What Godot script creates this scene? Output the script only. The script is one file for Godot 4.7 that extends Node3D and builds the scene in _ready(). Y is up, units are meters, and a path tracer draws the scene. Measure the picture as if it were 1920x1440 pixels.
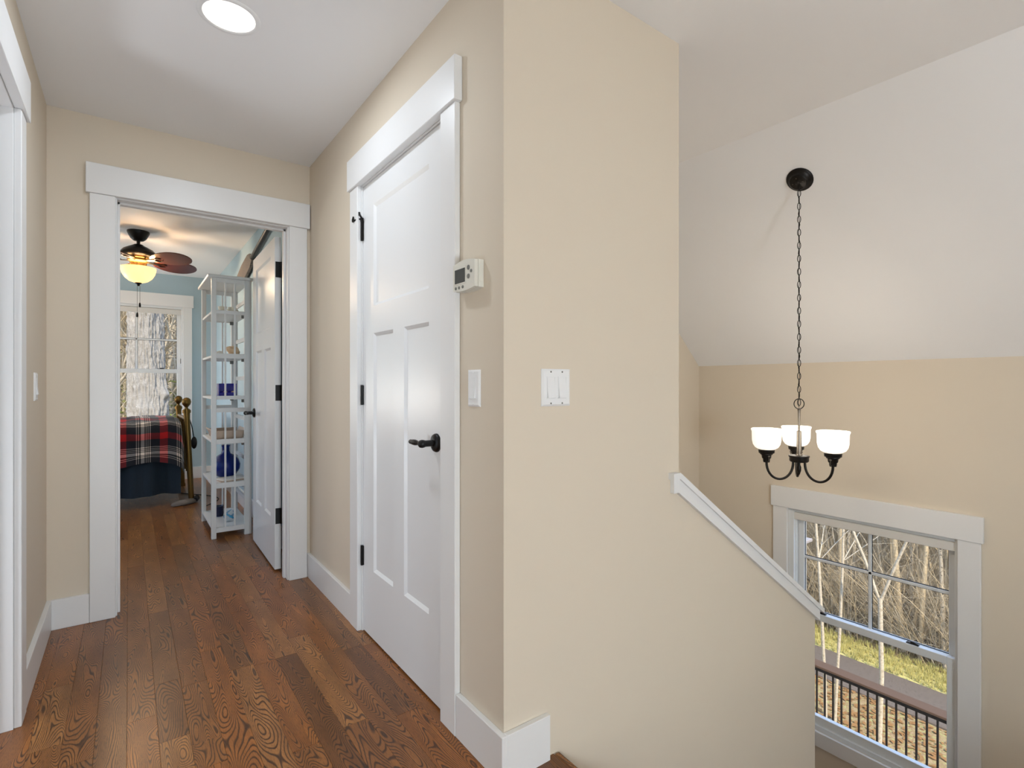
extends Node3D

# ------------------------------------------------------------------ measures (metres)
const EYE := 1.144
const H := 2.44            # flat ceiling
const XL := -0.308         # hall wall, left
const XR := 0.872          # hall wall, right
const ZE := -3.233         # hall end wall
const ZN := -1.23          # wall beside the stair, facing the landing
const XW := 3.80           # stair window wall
const ZB := -2.57          # stair back wall
const XBREAK := 2.609      # where the flat ceiling starts to slope
const SLOPE := 0.965
const ZBED := -7.40        # bedroom far wall
const GROUND := -4.6
const LAMP_WHITE := Color(0.92, 0.96, 1.0)
const LAMP_COOL := Color(0.86, 0.935, 1.0)

var M := {}
var taken := {}
var rng := RandomNumberGenerator.new()

# ------------------------------------------------------------------ node helpers
func numbered(called: String) -> String:
	var n: int = taken.get(called, 0)
	taken[called] = n + 1
	return called if n == 0 else "%s_%03d" % [called, n]

func meta(o: Node, label: String, category: String = "", group: String = "", kind: String = "") -> void:
	if label: o.set_meta("label", label)
	if category: o.set_meta("category", category)
	if group: o.set_meta("group", group)
	if kind: o.set_meta("kind", kind)

func thing(called: String, label: String, category: String, at := Vector3.ZERO, turn := 0.0, group := "") -> Node3D:
	var o := Node3D.new()
	o.name = numbered(called)
	add_child(o)
	o.position = at
	o.rotation.y = turn
	meta(o, label, category, group)
	return o

func struct(called: String, label: String, category: String, at := Vector3.ZERO, turn := 0.0) -> Node3D:
	var o := thing(called, label, category, at, turn)
	o.set_meta("kind", "structure")
	return o

func put(called: String, st: SurfaceTool, m: Material, parent: Node, label := "") -> MeshInstance3D:
	var o := MeshInstance3D.new()
	o.name = called
	o.mesh = st.commit()
	o.material_override = m
	o.cast_shadow = GeometryInstance3D.SHADOW_CASTING_SETTING_ON
	parent.add_child(o, true)
	if label: o.set_meta("label", label)
	return o

func put_mesh(called: String, mesh: Mesh, m: Material, parent: Node) -> MeshInstance3D:
	var o := MeshInstance3D.new()
	o.name = called
	o.mesh = mesh
	o.material_override = m
	parent.add_child(o, true)
	return o

func solid(called: String, st: SurfaceTool, m: Material, label: String, category: String) -> MeshInstance3D:
	var o := put(numbered(called), st, m, self)
	meta(o, label, category, "", "structure")
	return o

# ------------------------------------------------------------------ shape helpers
func sm() -> SurfaceTool:
	var st := SurfaceTool.new()
	st.begin(Mesh.PRIMITIVE_TRIANGLES)
	return st

func tri(st: SurfaceTool, a: Vector3, b: Vector3, c: Vector3, na: Vector3, nb: Vector3, nc: Vector3, ua := Vector2.ZERO, ub := Vector2.ZERO, uc := Vector2.ZERO) -> void:
	# front faces run clockwise
	if (b - a).cross(c - a).dot(na + nb + nc) > 0.0:
		var t := b; b = c; c = t
		t = nb; nb = nc; nc = t
		var u := ub; ub = uc; uc = u
	st.set_normal(na); st.set_uv(ua); st.add_vertex(a)
	st.set_normal(nb); st.set_uv(ub); st.add_vertex(b)
	st.set_normal(nc); st.set_uv(uc); st.add_vertex(c)

func quad(st: SurfaceTool, a: Vector3, b: Vector3, c: Vector3, d: Vector3, n: Vector3, u0 := Vector2(0, 0), u1 := Vector2(1, 0), u2 := Vector2(1, 1), u3 := Vector2(0, 1)) -> void:
	tri(st, a, b, c, n, n, n, u0, u1, u2)
	tri(st, a, c, d, n, n, n, u0, u2, u3)

func box(st: SurfaceTool, a: Vector3, b: Vector3, x := Transform3D.IDENTITY) -> void:
	cbox(st, a, b, 0.0, x)

# box with chamfered edges
func cbox(st: SurfaceTool, p: Vector3, q: Vector3, c := 0.002, x := Transform3D.IDENTITY) -> void:
	var lo := Vector3(minf(p.x, q.x), minf(p.y, q.y), minf(p.z, q.z))
	var hi := Vector3(maxf(p.x, q.x), maxf(p.y, q.y), maxf(p.z, q.z))
	var size := hi - lo
	c = minf(c, 0.45 * minf(size.x, minf(size.y, size.z)))
	var mid := (lo + hi) * 0.5
	var h := size * 0.5
	for axis in 3:
		var u := (axis + 1) % 3
		var v := (axis + 2) % 3
		for s: float in [-1.0, 1.0]:
			var n := Vector3.ZERO; n[axis] = s
			var pts: Array[Vector3] = []
			for k in [[-1.0, -1.0], [1.0, -1.0], [1.0, 1.0], [-1.0, 1.0]]:
				var w := Vector3.ZERO
				w[axis] = s * h[axis]; w[u] = k[0] * (h[u] - c); w[v] = k[1] * (h[v] - c)
				pts.append(x * (mid + w))
			quad(st, pts[0], pts[1], pts[2], pts[3], (x.basis * n).normalized(), Vector2(0, 0), Vector2(size[u], 0), Vector2(size[u], size[v]), Vector2(0, size[v]))
		if c > 0.0:
			for s: float in [-1.0, 1.0]:
				for t: float in [-1.0, 1.0]:
					var n := Vector3.ZERO; n[u] = s; n[v] = t
					var e: Array[Vector3] = []
					for k in [[-1.0, 0], [1.0, 0], [1.0, 1], [-1.0, 1]]:
						var w := Vector3.ZERO
						w[axis] = k[0] * (h[axis] - c)
						w[u] = s * (h[u] - (c if k[1] == 0 else 0.0)); w[v] = t * (h[v] - (0.0 if k[1] == 0 else c))
						e.append(x * (mid + w))
					quad(st, e[0], e[1], e[2], e[3], (x.basis * n).normalized())
	if c > 0.0:
		for sx: float in [-1.0, 1.0]:
			for sy: float in [-1.0, 1.0]:
				for sz: float in [-1.0, 1.0]:
					var n := (x.basis * Vector3(sx, sy, sz)).normalized()
					tri(st, x * (mid + Vector3(sx * h.x, sy * (h.y - c), sz * (h.z - c))), x * (mid + Vector3(sx * (h.x - c), sy * h.y, sz * (h.z - c))), x * (mid + Vector3(sx * (h.x - c), sy * (h.y - c), sz * h.z)), n, n, n)

# profile of (radius, height) turned about the y axis of x
func lathe(st: SurfaceTool, prof: Array, segs := 24, x := Transform3D.IDENTITY, squash := Vector2.ONE) -> void:
	var k := prof.size()
	var nrm: Array[Vector2] = []
	for i in k:
		var a: Vector2 = prof[maxi(i - 1, 0)]
		var b: Vector2 = prof[mini(i + 1, k - 1)]
		var d := b - a
		var n := Vector2(d.y, -d.x)
		nrm.append(n.normalized() if n.length() > 1e-9 else Vector2(1, 0))
	for i in k - 1:
		var p: Vector2 = prof[i]
		var q: Vector2 = prof[i + 1]
		if p.distance_to(q) < 1e-7: continue
		var np := nrm[i]
		var nq := nrm[i + 1]
		# keep sharp profile corners sharp
		var f := Vector2(q.y - p.y, -(q.x - p.x)).normalized()
		if np.dot(f) < 0.8: np = f
		if nq.dot(f) < 0.8: nq = f
		for j in segs:
			var a0 := TAU * j / segs
			var a1 := TAU * (j + 1) / segs
			var c0 := Vector3(cos(a0) * squash.x, 0, sin(a0) * squash.y)
			var c1 := Vector3(cos(a1) * squash.x, 0, sin(a1) * squash.y)
			var v00 := x * (c0 * p.x + Vector3(0, p.y, 0))
			var v01 := x * (c1 * p.x + Vector3(0, p.y, 0))
			var v10 := x * (c0 * q.x + Vector3(0, q.y, 0))
			var v11 := x * (c1 * q.x + Vector3(0, q.y, 0))
			var n00 := (x.basis * (c0 * np.x + Vector3(0, np.y, 0))).normalized()
			var n01 := (x.basis * (c1 * np.x + Vector3(0, np.y, 0))).normalized()
			var n10 := (x.basis * (c0 * nq.x + Vector3(0, nq.y, 0))).normalized()
			var n11 := (x.basis * (c1 * nq.x + Vector3(0, nq.y, 0))).normalized()
			if p.x > 1e-6: tri(st, v00, v01, v11, n00, n01, n11, Vector2(float(j) / segs, float(i) / k), Vector2(float(j + 1) / segs, float(i) / k), Vector2(float(j + 1) / segs, float(i + 1) / k))
			if q.x > 1e-6: tri(st, v00, v11, v10, n00, n11, n10, Vector2(float(j) / segs, float(i) / k), Vector2(float(j + 1) / segs, float(i + 1) / k), Vector2(float(j) / segs, float(i + 1) / k))

func disc(st: SurfaceTool, at: Vector3, r: float, n: Vector3, segs := 24) -> void:
	var a := n.cross(Vector3.UP if absf(n.y) < 0.9 else Vector3.RIGHT).normalized()
	var b := n.cross(a)
	for j in segs:
		var p := at + (a * cos(TAU * j / segs) + b * sin(TAU * j / segs)) * r
		var q := at + (a * cos(TAU * (j + 1) / segs) + b * sin(TAU * (j + 1) / segs)) * r
		tri(st, at, p, q, n, n, n)

func tube(st: SurfaceTool, pts: Array, radii: Array, sides := 8, closed := false, caps := true) -> void:
	var n := pts.size()
	var up := Vector3.ZERO
	var rings := []
	var norms := []
	for i in n:
		var a: Vector3 = pts[(i - 1 + n) % n] if closed else pts[maxi(i - 1, 0)]
		var b: Vector3 = pts[(i + 1) % n] if closed else pts[mini(i + 1, n - 1)]
		var d := (b - a).normalized()
		if up == Vector3.ZERO:
			up = d.cross(Vector3.UP if absf(d.y) < 0.9 else Vector3.RIGHT).normalized()
		up = (up - d * up.dot(d)).normalized()
		var side := d.cross(up)
		var r: float = radii[mini(i, radii.size() - 1)]
		var ring := []
		var nn := []
		for j in sides:
			var t := TAU * j / sides
			var o := up * cos(t) + side * sin(t)
			ring.append(pts[i] + o * r)
			nn.append(o)
		rings.append(ring)
		norms.append(nn)
	var last := n if closed else n - 1
	var run := 0.0
	for i in last:
		var i2 := (i + 1) % n
		var step: float = (pts[i2] as Vector3).distance_to(pts[i])
		for j in sides:
			var k := (j + 1) % sides
			var u0 := float(j) / sides
			var u1 := float(j + 1) / sides
			tri(st, rings[i][j], rings[i][k], rings[i2][k], norms[i][j], norms[i][k], norms[i2][k], Vector2(u0, run), Vector2(u1, run), Vector2(u1, run + step))
			tri(st, rings[i][j], rings[i2][k], rings[i2][j], norms[i][j], norms[i2][k], norms[i2][j], Vector2(u0, run), Vector2(u1, run + step), Vector2(u0, run + step))
		run += step
	if caps and not closed:
		for e in [0, n - 1]:
			var d: Vector3 = ((pts[0] - pts[1]) if e == 0 else (pts[n - 1] - pts[n - 2])).normalized()
			for j in sides:
				tri(st, pts[e], rings[e][j], rings[e][(j + 1) % sides], d, d, d)

# polygon in the xy plane of x, from z0 to z1
func extrude(st: SurfaceTool, poly: Array, z0: float, z1: float, x := Transform3D.IDENTITY) -> void:
	var flat := PackedVector2Array(poly)
	var idx := Geometry2D.triangulate_polygon(flat)
	for s in [0, 1]:
		var z := z1 if s else z0
		var n := (x.basis * Vector3(0, 0, 1.0 if z >= maxf(z0, z1) else -1.0)).normalized()
		for i in range(0, idx.size(), 3):
			var a := flat[idx[i]]
			var b := flat[idx[i + 1]]
			var c := flat[idx[i + 2]]
			tri(st, x * Vector3(a.x, a.y, z), x * Vector3(b.x, b.y, z), x * Vector3(c.x, c.y, z), n, n, n, a, b, c)
	var turn := -1.0 if Geometry2D.is_polygon_clockwise(flat) else 1.0
	for i in flat.size():
		var a := flat[i]
		var b := flat[(i + 1) % flat.size()]
		var d := (b - a).normalized()
		var n := (x.basis * (Vector3(d.y, -d.x, 0) * turn)).normalized()
		quad(st, x * Vector3(a.x, a.y, z0), x * Vector3(b.x, b.y, z0), x * Vector3(b.x, b.y, z1), x * Vector3(a.x, a.y, z1), n)

func ball(st: SurfaceTool, at: Vector3, r: Vector3, rings := 10, segs := 16) -> void:
	var prof := []
	for i in rings + 1:
		var a := -PI / 2 + PI * i / rings
		prof.append(Vector2(cos(a), sin(a)))
	lathe(st, prof, segs, Transform3D(Basis.from_scale(r), at))

# ------------------------------------------------------------------ materials
func mat(called: String, c: Color, rough := 0.6, metal := 0.0) -> StandardMaterial3D:
	var m := StandardMaterial3D.new()
	m.resource_name = called
	m.albedo_color = c
	m.roughness = rough
	m.metallic = metal
	M[called] = m
	return m

func c8(r: int, g: int, b: int) -> Color:
	return Color(r / 255.0, g / 255.0, b / 255.0)

func noise_tex(cols: Array, freq: float, seed_: int, size := 512, oct := 4, type := FastNoiseLite.TYPE_SIMPLEX_SMOOTH) -> NoiseTexture2D:
	var n := FastNoiseLite.new()
	n.seed = seed_
	n.frequency = freq
	n.noise_type = type
	n.fractal_octaves = oct
	var g := Gradient.new()
	var offs := PackedFloat32Array()
	var cc := PackedColorArray()
	for i in cols.size():
		offs.append(float(i) / (cols.size() - 1))
		cc.append(cols[i])
	g.offsets = offs
	g.colors = cc
	var t := NoiseTexture2D.new()
	t.width = size
	t.height = size
	t.seamless = true
	t.noise = n
	t.color_ramp = g
	return t

func noisy(called: String, cols: Array, freq: float, seed_: int, scale: float, rough := 0.85, oct := 4) -> StandardMaterial3D:
	var m := mat(called, Color.WHITE, rough)
	m.albedo_texture = noise_tex(cols, freq, seed_, 512, oct)
	m.uv1_triplanar = true
	m.uv1_world_triplanar = true
	m.uv1_scale = Vector3.ONE * scale
	return m

# stained oak: contour lines of a stretched noise are the growth rings, short dark dashes are the pores
func oak_image(seed_: int, rings: float) -> ImageTexture:
	var w := 320
	var hgt := 1024
	var a := FastNoiseLite.new()
	a.seed = seed_; a.frequency = 1.0; a.fractal_octaves = 2; a.fractal_gain = 0.35
	var b := FastNoiseLite.new()
	b.seed = seed_ + 7; b.frequency = 1.0; b.fractal_octaves = 2
	var data := PackedByteArray()
	data.resize(w * hgt * 3)
	var k := 0
	for y in hgt:
		for x in w:
			var xm := 0.25 * x / w
			var ym := 2.0 * y / hgt
			var n := a.get_noise_2d(xm * 8.0, ym * 1.5) + 0.011 * b.get_noise_2d(xm * 34.0, ym * 7.0)
			var ph := n * rings
			var fr := ph - floorf(ph)
			var line := smoothstep(0.52, 0.80, fr) * (1.0 - smoothstep(0.86, 1.0, fr))
			var pore := maxf(0.0, b.get_noise_2d(xm * 900.0, ym * 26.0) - 0.12) * 0.8
			var patch := 0.5 + 0.5 * b.get_noise_2d(xm * 12.0 + 40.0, ym * 3.0)
			var d := clampf(0.82 * line + pore, 0.0, 1.0)
			var r := lerpf(146, 190, patch)
			var g := lerpf(96, 130, patch)
			var bl := lerpf(50, 72, patch)
			data[k] = int(lerpf(r, 68, d)); data[k + 1] = int(lerpf(g, 43, d)); data[k + 2] = int(lerpf(bl, 28, d))
			k += 3
	return ImageTexture.create_from_image(Image.create_from_data(w, hgt, false, Image.FORMAT_RGB8, data))

func plaid_stripe(p: float) -> Color:
	p = fposmod(p, 1.0)
	var navy := Color(0.035, 0.055, 0.105)
	var red := Color(0.74, 0.04, 0.06)
	var cream := Color(0.92, 0.86, 0.80)
	var black := Color(0.02, 0.02, 0.03)
	if p < 0.1 or p > 0.9: return red
	for l in [[0.335, 0.010], [0.385, 0.010], [0.565, 0.010], [0.615, 0.010], [0.665, 0.012]]:
		if absf(p - l[0]) < l[1]: return cream
	if p > 0.44 and p < 0.53: return cream
	if p > 0.31 and p < 0.69: return black
	return navy

func plaid() -> ImageTexture:
	var n := 256
	var data := PackedByteArray()
	data.resize(n * n * 3)
	for y in n:
		var b := plaid_stripe(float(y) / n)
		for x in n:
			var a := plaid_stripe(float(x) / n)
			var c := a.lerp(b, 0.5 + (0.12 if (x / 2 + y / 2) % 2 else -0.12))
			var k := (y * n + x) * 3
			data[k] = int(c.r * 255); data[k + 1] = int(c.g * 255); data[k + 2] = int(c.b * 255)
	return ImageTexture.create_from_image(Image.create_from_data(n, n, false, Image.FORMAT_RGB8, data))

func birch_image() -> ImageTexture:
	var w := 256
	var n := FastNoiseLite.new()
	n.seed = 5; n.frequency = 1.0; n.fractal_octaves = 3
	var data := PackedByteArray()
	data.resize(w * w * 3)
	for y in w:
		for x in w:
			var v := n.get_noise_2d(x * 0.012, y * 0.10)
			var d := smoothstep(0.36, 0.5, v)
			var f := 0.5 + 0.5 * n.get_noise_2d(x * 0.05 + 90, y * 0.05)
			var c := Color(0.80, 0.77, 0.70).lerp(Color(0.60, 0.54, 0.45), f).lerp(Color(0.22, 0.19, 0.16), d)
			var k := (y * w + x) * 3
			data[k] = int(c.r * 255); data[k + 1] = int(c.g * 255); data[k + 2] = int(c.b * 255)
	return ImageTexture.create_from_image(Image.create_from_data(w, w, false, Image.FORMAT_RGB8, data))

func make_materials() -> void:
	mat("wall_beige", c8(222, 209, 190), 0.75)
	mat("wall_blue", c8(176, 197, 206), 0.75)
	mat("ceiling_white", c8(241, 240, 240), 0.85)
	mat("trim_white", c8(235, 234, 233), 0.35)
	mat("door_white", c8(235, 235, 235), 0.32)
	mat("vinyl_white", c8(228, 230, 230), 0.4)
	mat("plastic_white", c8(240, 240, 240), 0.35)
	mat("plastic_ivory", c8(226, 223, 212), 0.45)
	mat("plastic_grey", c8(112, 112, 106), 0.5)
	mat("screen_dark", c8(66, 70, 70), 0.2)
	mat("bronze", c8(30, 27, 25), 0.38, 0.6)
	mat("black_iron", c8(24, 23, 22), 0.35, 0.4)
	mat("brass_dark", c8(110, 84, 42), 0.32, 0.9)
	mat("brass_bright", c8(190, 140, 74), 0.25, 0.95)
	mat("steel", c8(112, 106, 98), 0.35, 0.9)
	mat("blade_wood", c8(74, 34, 26), 0.2)
	mat("shade_fabric", c8(224, 220, 214), 0.8)
	mat("gasket", c8(28, 30, 30), 0.6)
	mat("shelf_white", c8(225, 224, 222), 0.38)
	mat("navy_skirt", c8(26, 40, 52), 0.9)
	mat("mattress", c8(210, 208, 204), 0.9)
	mat("black_cloth", c8(26, 26, 28), 0.9)
	mat("grey_knit", c8(128, 116, 106), 0.95)
	mat("stain_dark", c8(50, 32, 20), 0.8)
	mat("cobalt", c8(14, 18, 150), 0.12)
	mat("cobalt_glass", c8(10, 34, 108), 0.06)
	mat("navy_glaze", c8(16, 26, 62), 0.2)
	mat("aqua_swirl", c8(70, 150, 190), 0.15)
	mat("ceramic", c8(232, 228, 214), 0.25)
	mat("ceramic_blue", c8(70, 82, 140), 0.3)
	mat("shell_tan", c8(222, 190, 154), 0.5)
	mat("shell_white", c8(236, 232, 224), 0.5)
	mat("paper", c8(228, 222, 212), 0.8)
	mat("magazine", c8(190, 168, 150), 0.5)
	mat("rail_brown", c8(100, 80, 67), 0.75)
	mat("rail_black", c8(26, 22, 20), 0.45)
	mat("roof_grey", c8(70, 66, 64), 0.9)
	mat("fascia_pale", c8(150, 142, 138), 0.9)
	mat("leaf_green", c8(150, 168, 62), 0.7)
	M.leaf_green.backlight = Color(0.5, 0.55, 0.2)
	M.leaf_green.cull_mode = BaseMaterial3D.CULL_DISABLED
	mat("leaf_dead", c8(150, 112, 72), 0.9)
	M.leaf_dead.cull_mode = BaseMaterial3D.CULL_DISABLED
	mat("grass_blade", c8(190, 180, 112), 0.9)
	M.grass_blade.cull_mode = BaseMaterial3D.CULL_DISABLED
	noisy("twig", [c8(178, 156, 122), c8(212, 194, 160), c8(156, 134, 104)], 0.03, 3, 0.9, 0.9)
	noisy("bark_grey", [c8(132, 118, 98), c8(178, 165, 142), c8(204, 192, 170), c8(118, 104, 86)], 0.04, 4, 0.8, 0.9)
	noisy("bark_oak", [c8(122, 116, 108), c8(160, 155, 146), c8(136, 130, 122), c8(172, 167, 158)], 0.05, 8, 0.7, 0.92)
	noisy("litter", [c8(104, 84, 62), c8(172, 150, 112), c8(142, 116, 84), c8(170, 166, 108), c8(120, 98, 72)], 0.06, 11, 0.35, 0.95, 5)
	noisy("asphalt", [c8(98, 88, 79), c8(116, 105, 95), c8(88, 79, 71)], 0.05, 12, 0.6, 1.0)
	noisy("turf", [c8(160, 156, 86), c8(188, 182, 110), c8(194, 176, 124), c8(150, 148, 80)], 0.05, 13, 0.6, 0.95)
	noisy("drift_wood", [c8(104, 94, 88), c8(158, 148, 140), c8(84, 76, 70), c8(140, 130, 122)], 0.03, 15, 3.0, 0.85)
	M.drift_wood.uv1_scale = Vector3(3, 24, 3)
	for k in ["rail_brown", "asphalt", "turf", "litter", "grass_blade", "leaf_dead", "twig", "bark_grey", "bark_oak"]:
		M[k].metallic_specular = 0.15
	var b := mat("birch", Color.WHITE, 0.8)
	b.albedo_texture = birch_image()
	b.uv1_scale = Vector3(1, 0.6, 1)
	var p := mat("plaid", Color.WHITE, 0.9)
	p.albedo_texture = plaid()
	p.rim_enabled = true
	p.rim = 0.25
	p.rim_tint = 0.2
	var glass := mat("pane_glass", Color(1, 1, 1, 0.04), 0.02)
	glass.transparency = BaseMaterial3D.TRANSPARENCY_ALPHA
	glass.metallic_specular = 0.2
	var clear := mat("clear_glass", Color(0.85, 0.94, 0.98, 0.12), 0.03)
	clear.transparency = BaseMaterial3D.TRANSPARENCY_ALPHA
	var oaks := [oak_image(21, 15.0), oak_image(52, 11.0), oak_image(83, 19.0)]
	var tones := [Color(1, 1, 1), Color(0.90, 0.86, 0.82), Color(0.78, 0.74, 0.72), Color(0.97, 0.90, 0.80), Color(0.86, 0.85, 0.86)]
	M.planks = []
	for o in 3:
		for t in tones.size():
			var m := mat("oak_plank_%d_%d" % [o, t], tones[t], 0.30)
			m.albedo_texture = oaks[o]
			M.planks.append(m)

# a glowing lamp part
func glow(called: String, c: Color, e: float, base := Color.WHITE) -> StandardMaterial3D:
	var m := mat(called, base, 0.4)
	m.emission_enabled = true
	m.emission = c
	m.emission_energy_multiplier = e
	return m

# ------------------------------------------------------------------ scene
func _ready() -> void:
	rng.seed = 4
	set_camera_and_light()
	make_materials()
	build_shell()
	build_floor()
	build_hall_trim()
	build_stair()
	build_bedroom()
	build_fixtures()
	build_outdoors()

func set_camera_and_light() -> void:
	var cam := Camera3D.new()
	cam.name = "camera"
	add_child(cam)
	cam.position = Vector3(0, EYE, 0)
	cam.rotation.y = -deg_to_rad(36.25)
	cam.fov = rad_to_deg(2.0 * atan(720.0 / 980.0))
	cam.near = 0.05
	cam.far = 400.0
	cam.current = true
	var sky := Sky.new()
	var sm_ := ProceduralSkyMaterial.new()
	sm_.sky_top_color = c8(150, 182, 226)
	sm_.sky_horizon_color = c8(226, 233, 242)
	sm_.ground_horizon_color = c8(190, 186, 176)
	sm_.ground_bottom_color = c8(120, 112, 98)
	sm_.sky_energy_multiplier = 1.7
	sky.sky_material = sm_
	var e := Environment.new()
	e.background_mode = Environment.BG_SKY
	e.sky = sky
	e.background_energy_multiplier = 1.0
	e.tonemap_mode = Environment.TONE_MAPPER_LINEAR
	e.tonemap_exposure = 1.0
	e.sdfgi_enabled = true
	e.ssao_enabled = true
	e.ssil_enabled = true
	var we := WorldEnvironment.new()
	we.name = "world"
	we.environment = e
	add_child(we)
	var sun := DirectionalLight3D.new()
	sun.name = "sun"
	add_child(sun)
	sun.look_at_from_position(Vector3(-0.30, 0.66, 0.70) * 10.0, Vector3.ZERO)
	sun.light_color = Color(1.0, 0.95, 0.87)
	sun.light_energy = 1.8
	sun.light_angular_distance = 0.6
	sun.shadow_enabled = true

func omni(parent: Node, at: Vector3, e: float, c: Color, size: float) -> void:
	var l := OmniLight3D.new()
	l.name = "lamp"
	parent.add_child(l, true)
	l.position = at
	l.light_energy = e
	l.light_color = c
	l.light_size = size
	l.omni_range = 14.0
	l.omni_attenuation = 2.0
	l.shadow_enabled = true

# ---- walls, ceilings
func build_shell() -> void:
	var T := 0.12
	var st := sm()
	# left wall with a doorway z -2.36 .. -1.54
	box(st, Vector3(XL - T, -0.25, -2.391), Vector3(XL, H, ZE - 0.06))
	box(st, Vector3(XL - T, 2.075, -1.549), Vector3(XL, H, -2.391))
	box(st, Vector3(XL - T, -0.25, 3.12), Vector3(XL, H, -1.549))
	solid("wall_left", st, M.wall_beige, "beige painted wall on the left side of the hallway", "wall")
	# end wall, hall side beige, bedroom side blue; doorway x -0.045 .. 0.745
	for k in 2:
		st = sm()
		var z0 := ZE - 0.06 * k
		var z1 := z0 - 0.06
		box(st, Vector3(XL - T if k == 0 else -2.72, -0.25, z0), Vector3(-0.068, H, z1))
		box(st, Vector3(-0.068, 2.085, z0), Vector3(0.768, H, z1))
		box(st, Vector3(0.768, -0.25, z0), Vector3(XR + T, H, z1))
		if k == 0: solid("wall_end", st, M.wall_beige, "beige wall at the end of the hallway around the bedroom doorway", "wall")
		else: solid("wall_bedroom_front", st, M.wall_blue, "pale blue bedroom side of the wall around its doorway", "wall")
	# right wall with a doorway z -2.395 .. -1.595
	st = sm()
	box(st, Vector3(XR, -0.25, ZE), Vector3(XR + T, H, -2.40))
	box(st, Vector3(XR, 2.085, -2.40), Vector3(XR + T, H, -1.559))
	box(st, Vector3(XR, -0.25, -1.559), Vector3(XR + T, H, ZN - T))
	solid("wall_right", st, M.wall_beige, "beige wall on the right of the hallway around the closed white door", "wall")
	# closet behind the closed door
	st = sm()
	box(st, Vector3(XR + T, -0.25, ZE), Vector3(1.57, 0.0, ZN - T))
	box(st, Vector3(XR + T, 0, ZE), Vector3(1.57, H, ZE - 0.12))
	solid("wall_closet", st, M.wall_beige, "beige closet wall hidden behind the closed white door", "wall")
	# wall beside the stair with the sloping half wall
	st = sm()
	extrude(st, [Vector2(XR, -3.0), Vector2(2.808, -3.0), Vector2(2.808, 0.009), Vector2(1.69, 0.770), Vector2(1.69, H), Vector2(XR, H)], ZN - T, ZN)
	solid("wall_stair_side", st, M.wall_beige, "beige wall that steps down into a sloping half wall beside the stair", "wall")
	st = sm()
	box(st, Vector3(1.57, -3.0, ZN - T), Vector3(1.69, H, ZB))
	solid("wall_stair_left", st, M.wall_beige, "beige wall on the left of the stairwell", "wall")
	var roof := [Vector2(1.57, -3.0), Vector2(XW, -3.0), Vector2(XW, H - SLOPE * (XW - XBREAK)), Vector2(XBREAK, H), Vector2(1.57, H)]
	st = sm()
	extrude(st, roof, ZB - T, ZB)
	solid("wall_stair_back", st, M.wall_beige, "beige wall at the back of the stairwell under the sloped ceiling", "wall")
	# window wall: opening z -1.845 .. -0.895, y -1.225 .. 0.265
	var knee := H - SLOPE * (XW - XBREAK)
	st = sm()
	box(st, Vector3(XW, -3.0, ZB - T), Vector3(XW + T, knee + 0.1, -1.845))
	box(st, Vector3(XW, -3.0, -1.845), Vector3(XW + T, -1.225, -0.895))
	box(st, Vector3(XW, 0.265, -1.845), Vector3(XW + T, knee + 0.1, -0.895))
	box(st, Vector3(XW, -3.0, -0.895), Vector3(XW + T, knee + 0.1, 3.12))
	solid("wall_window", st, M.wall_beige, "beige wall with the stair window, low under the sloped ceiling", "wall")
	st = sm()
	extrude(st, [Vector2(XL - T, -3.0), Vector2(XW + T, -3.0), Vector2(XW + T, knee - 0.05), Vector2(XBREAK, H), Vector2(XL - T, H)], 3.0, 3.12)
	solid("wall_back", st, M.wall_beige, "beige wall behind the camera closing the landing", "wall")
	# ceilings
	st = sm()
	box(st, Vector3(XL - T, H, ZE - 0.06), Vector3(XBREAK, H + 0.12, 3.12))
	solid("ceiling", st, M.ceiling_white, "flat white ceiling over the hallway and landing", "ceiling")
	st = sm()
	var drop := SLOPE * (XW + T - XBREAK)
	extrude(st, [Vector2(XBREAK, H), Vector2(XW + T, H - drop), Vector2(XW + T, H - drop + 0.17), Vector2(XBREAK, H + 0.12)], ZB - T, 3.12)
	solid("ceiling_slope", st, M.ceiling_white, "sloped white ceiling above the stairwell", "ceiling")
	# landing and stairwell floors behind and below
	st = sm()
	box(st, Vector3(XL - T, -0.25, -0.2), Vector3(1.06, -0.0, 3.12))
	box(st, Vector3(1.06, -0.25, 0.9), Vector3(XW, 0.0, 3.12))  # out of view; edge set back so lamp light reaches the half wall
	solid("floor_landing", st, M.planks[0], "brown oak floor of the landing behind the camera", "floor")
	st = sm()
	box(st, Vector3(0.94, -3.2, ZB - T), Vector3(XW + T, -3.0, 3.12))
	solid("floor_lower", st, M.stain_dark, "dark floor at the foot of the stairwell", "floor")
	st = sm()
	box(st, Vector3(0.94, -3.0, ZN), Vector3(1.06, -0.25, 0.9))
	box(st, Vector3(0.94, -3.0, 0.9), Vector3(XW, -0.25, 1.02))
	solid("wall_landing_edge", st, M.wall_beige, "beige wall below the edge of the landing, out of view", "wall")
	# bedroom
	st = sm()
	box(st, Vector3(XR, -0.25, ZBED - T), Vector3(XR + T, H, ZE - 0.12))
	solid("wall_bedroom_right", st, M.wall_blue, "pale blue bedroom wall on the right behind the open door", "wall")
	st = sm()
	box(st, Vector3(-2.72, -0.25, ZBED - T), Vector3(-2.6, H, -7.1))
	box(st, Vector3(-2.72, -0.25, -7.1), Vector3(-2.6, 0.5, -4.0))
	box(st, Vector3(-2.72, 2.2, -7.1), Vector3(-2.6, H, -4.0))
	box(st, Vector3(-2.72, -0.25, -4.0), Vector3(-2.6, H, ZE - 0.12))
	solid("wall_bedroom_left", st, M.wall_blue, "pale blue bedroom wall on the left, out of view", "wall")
	st = sm()   # window opening x -0.405 .. 0.525, y 0.56 .. 2.06
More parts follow.
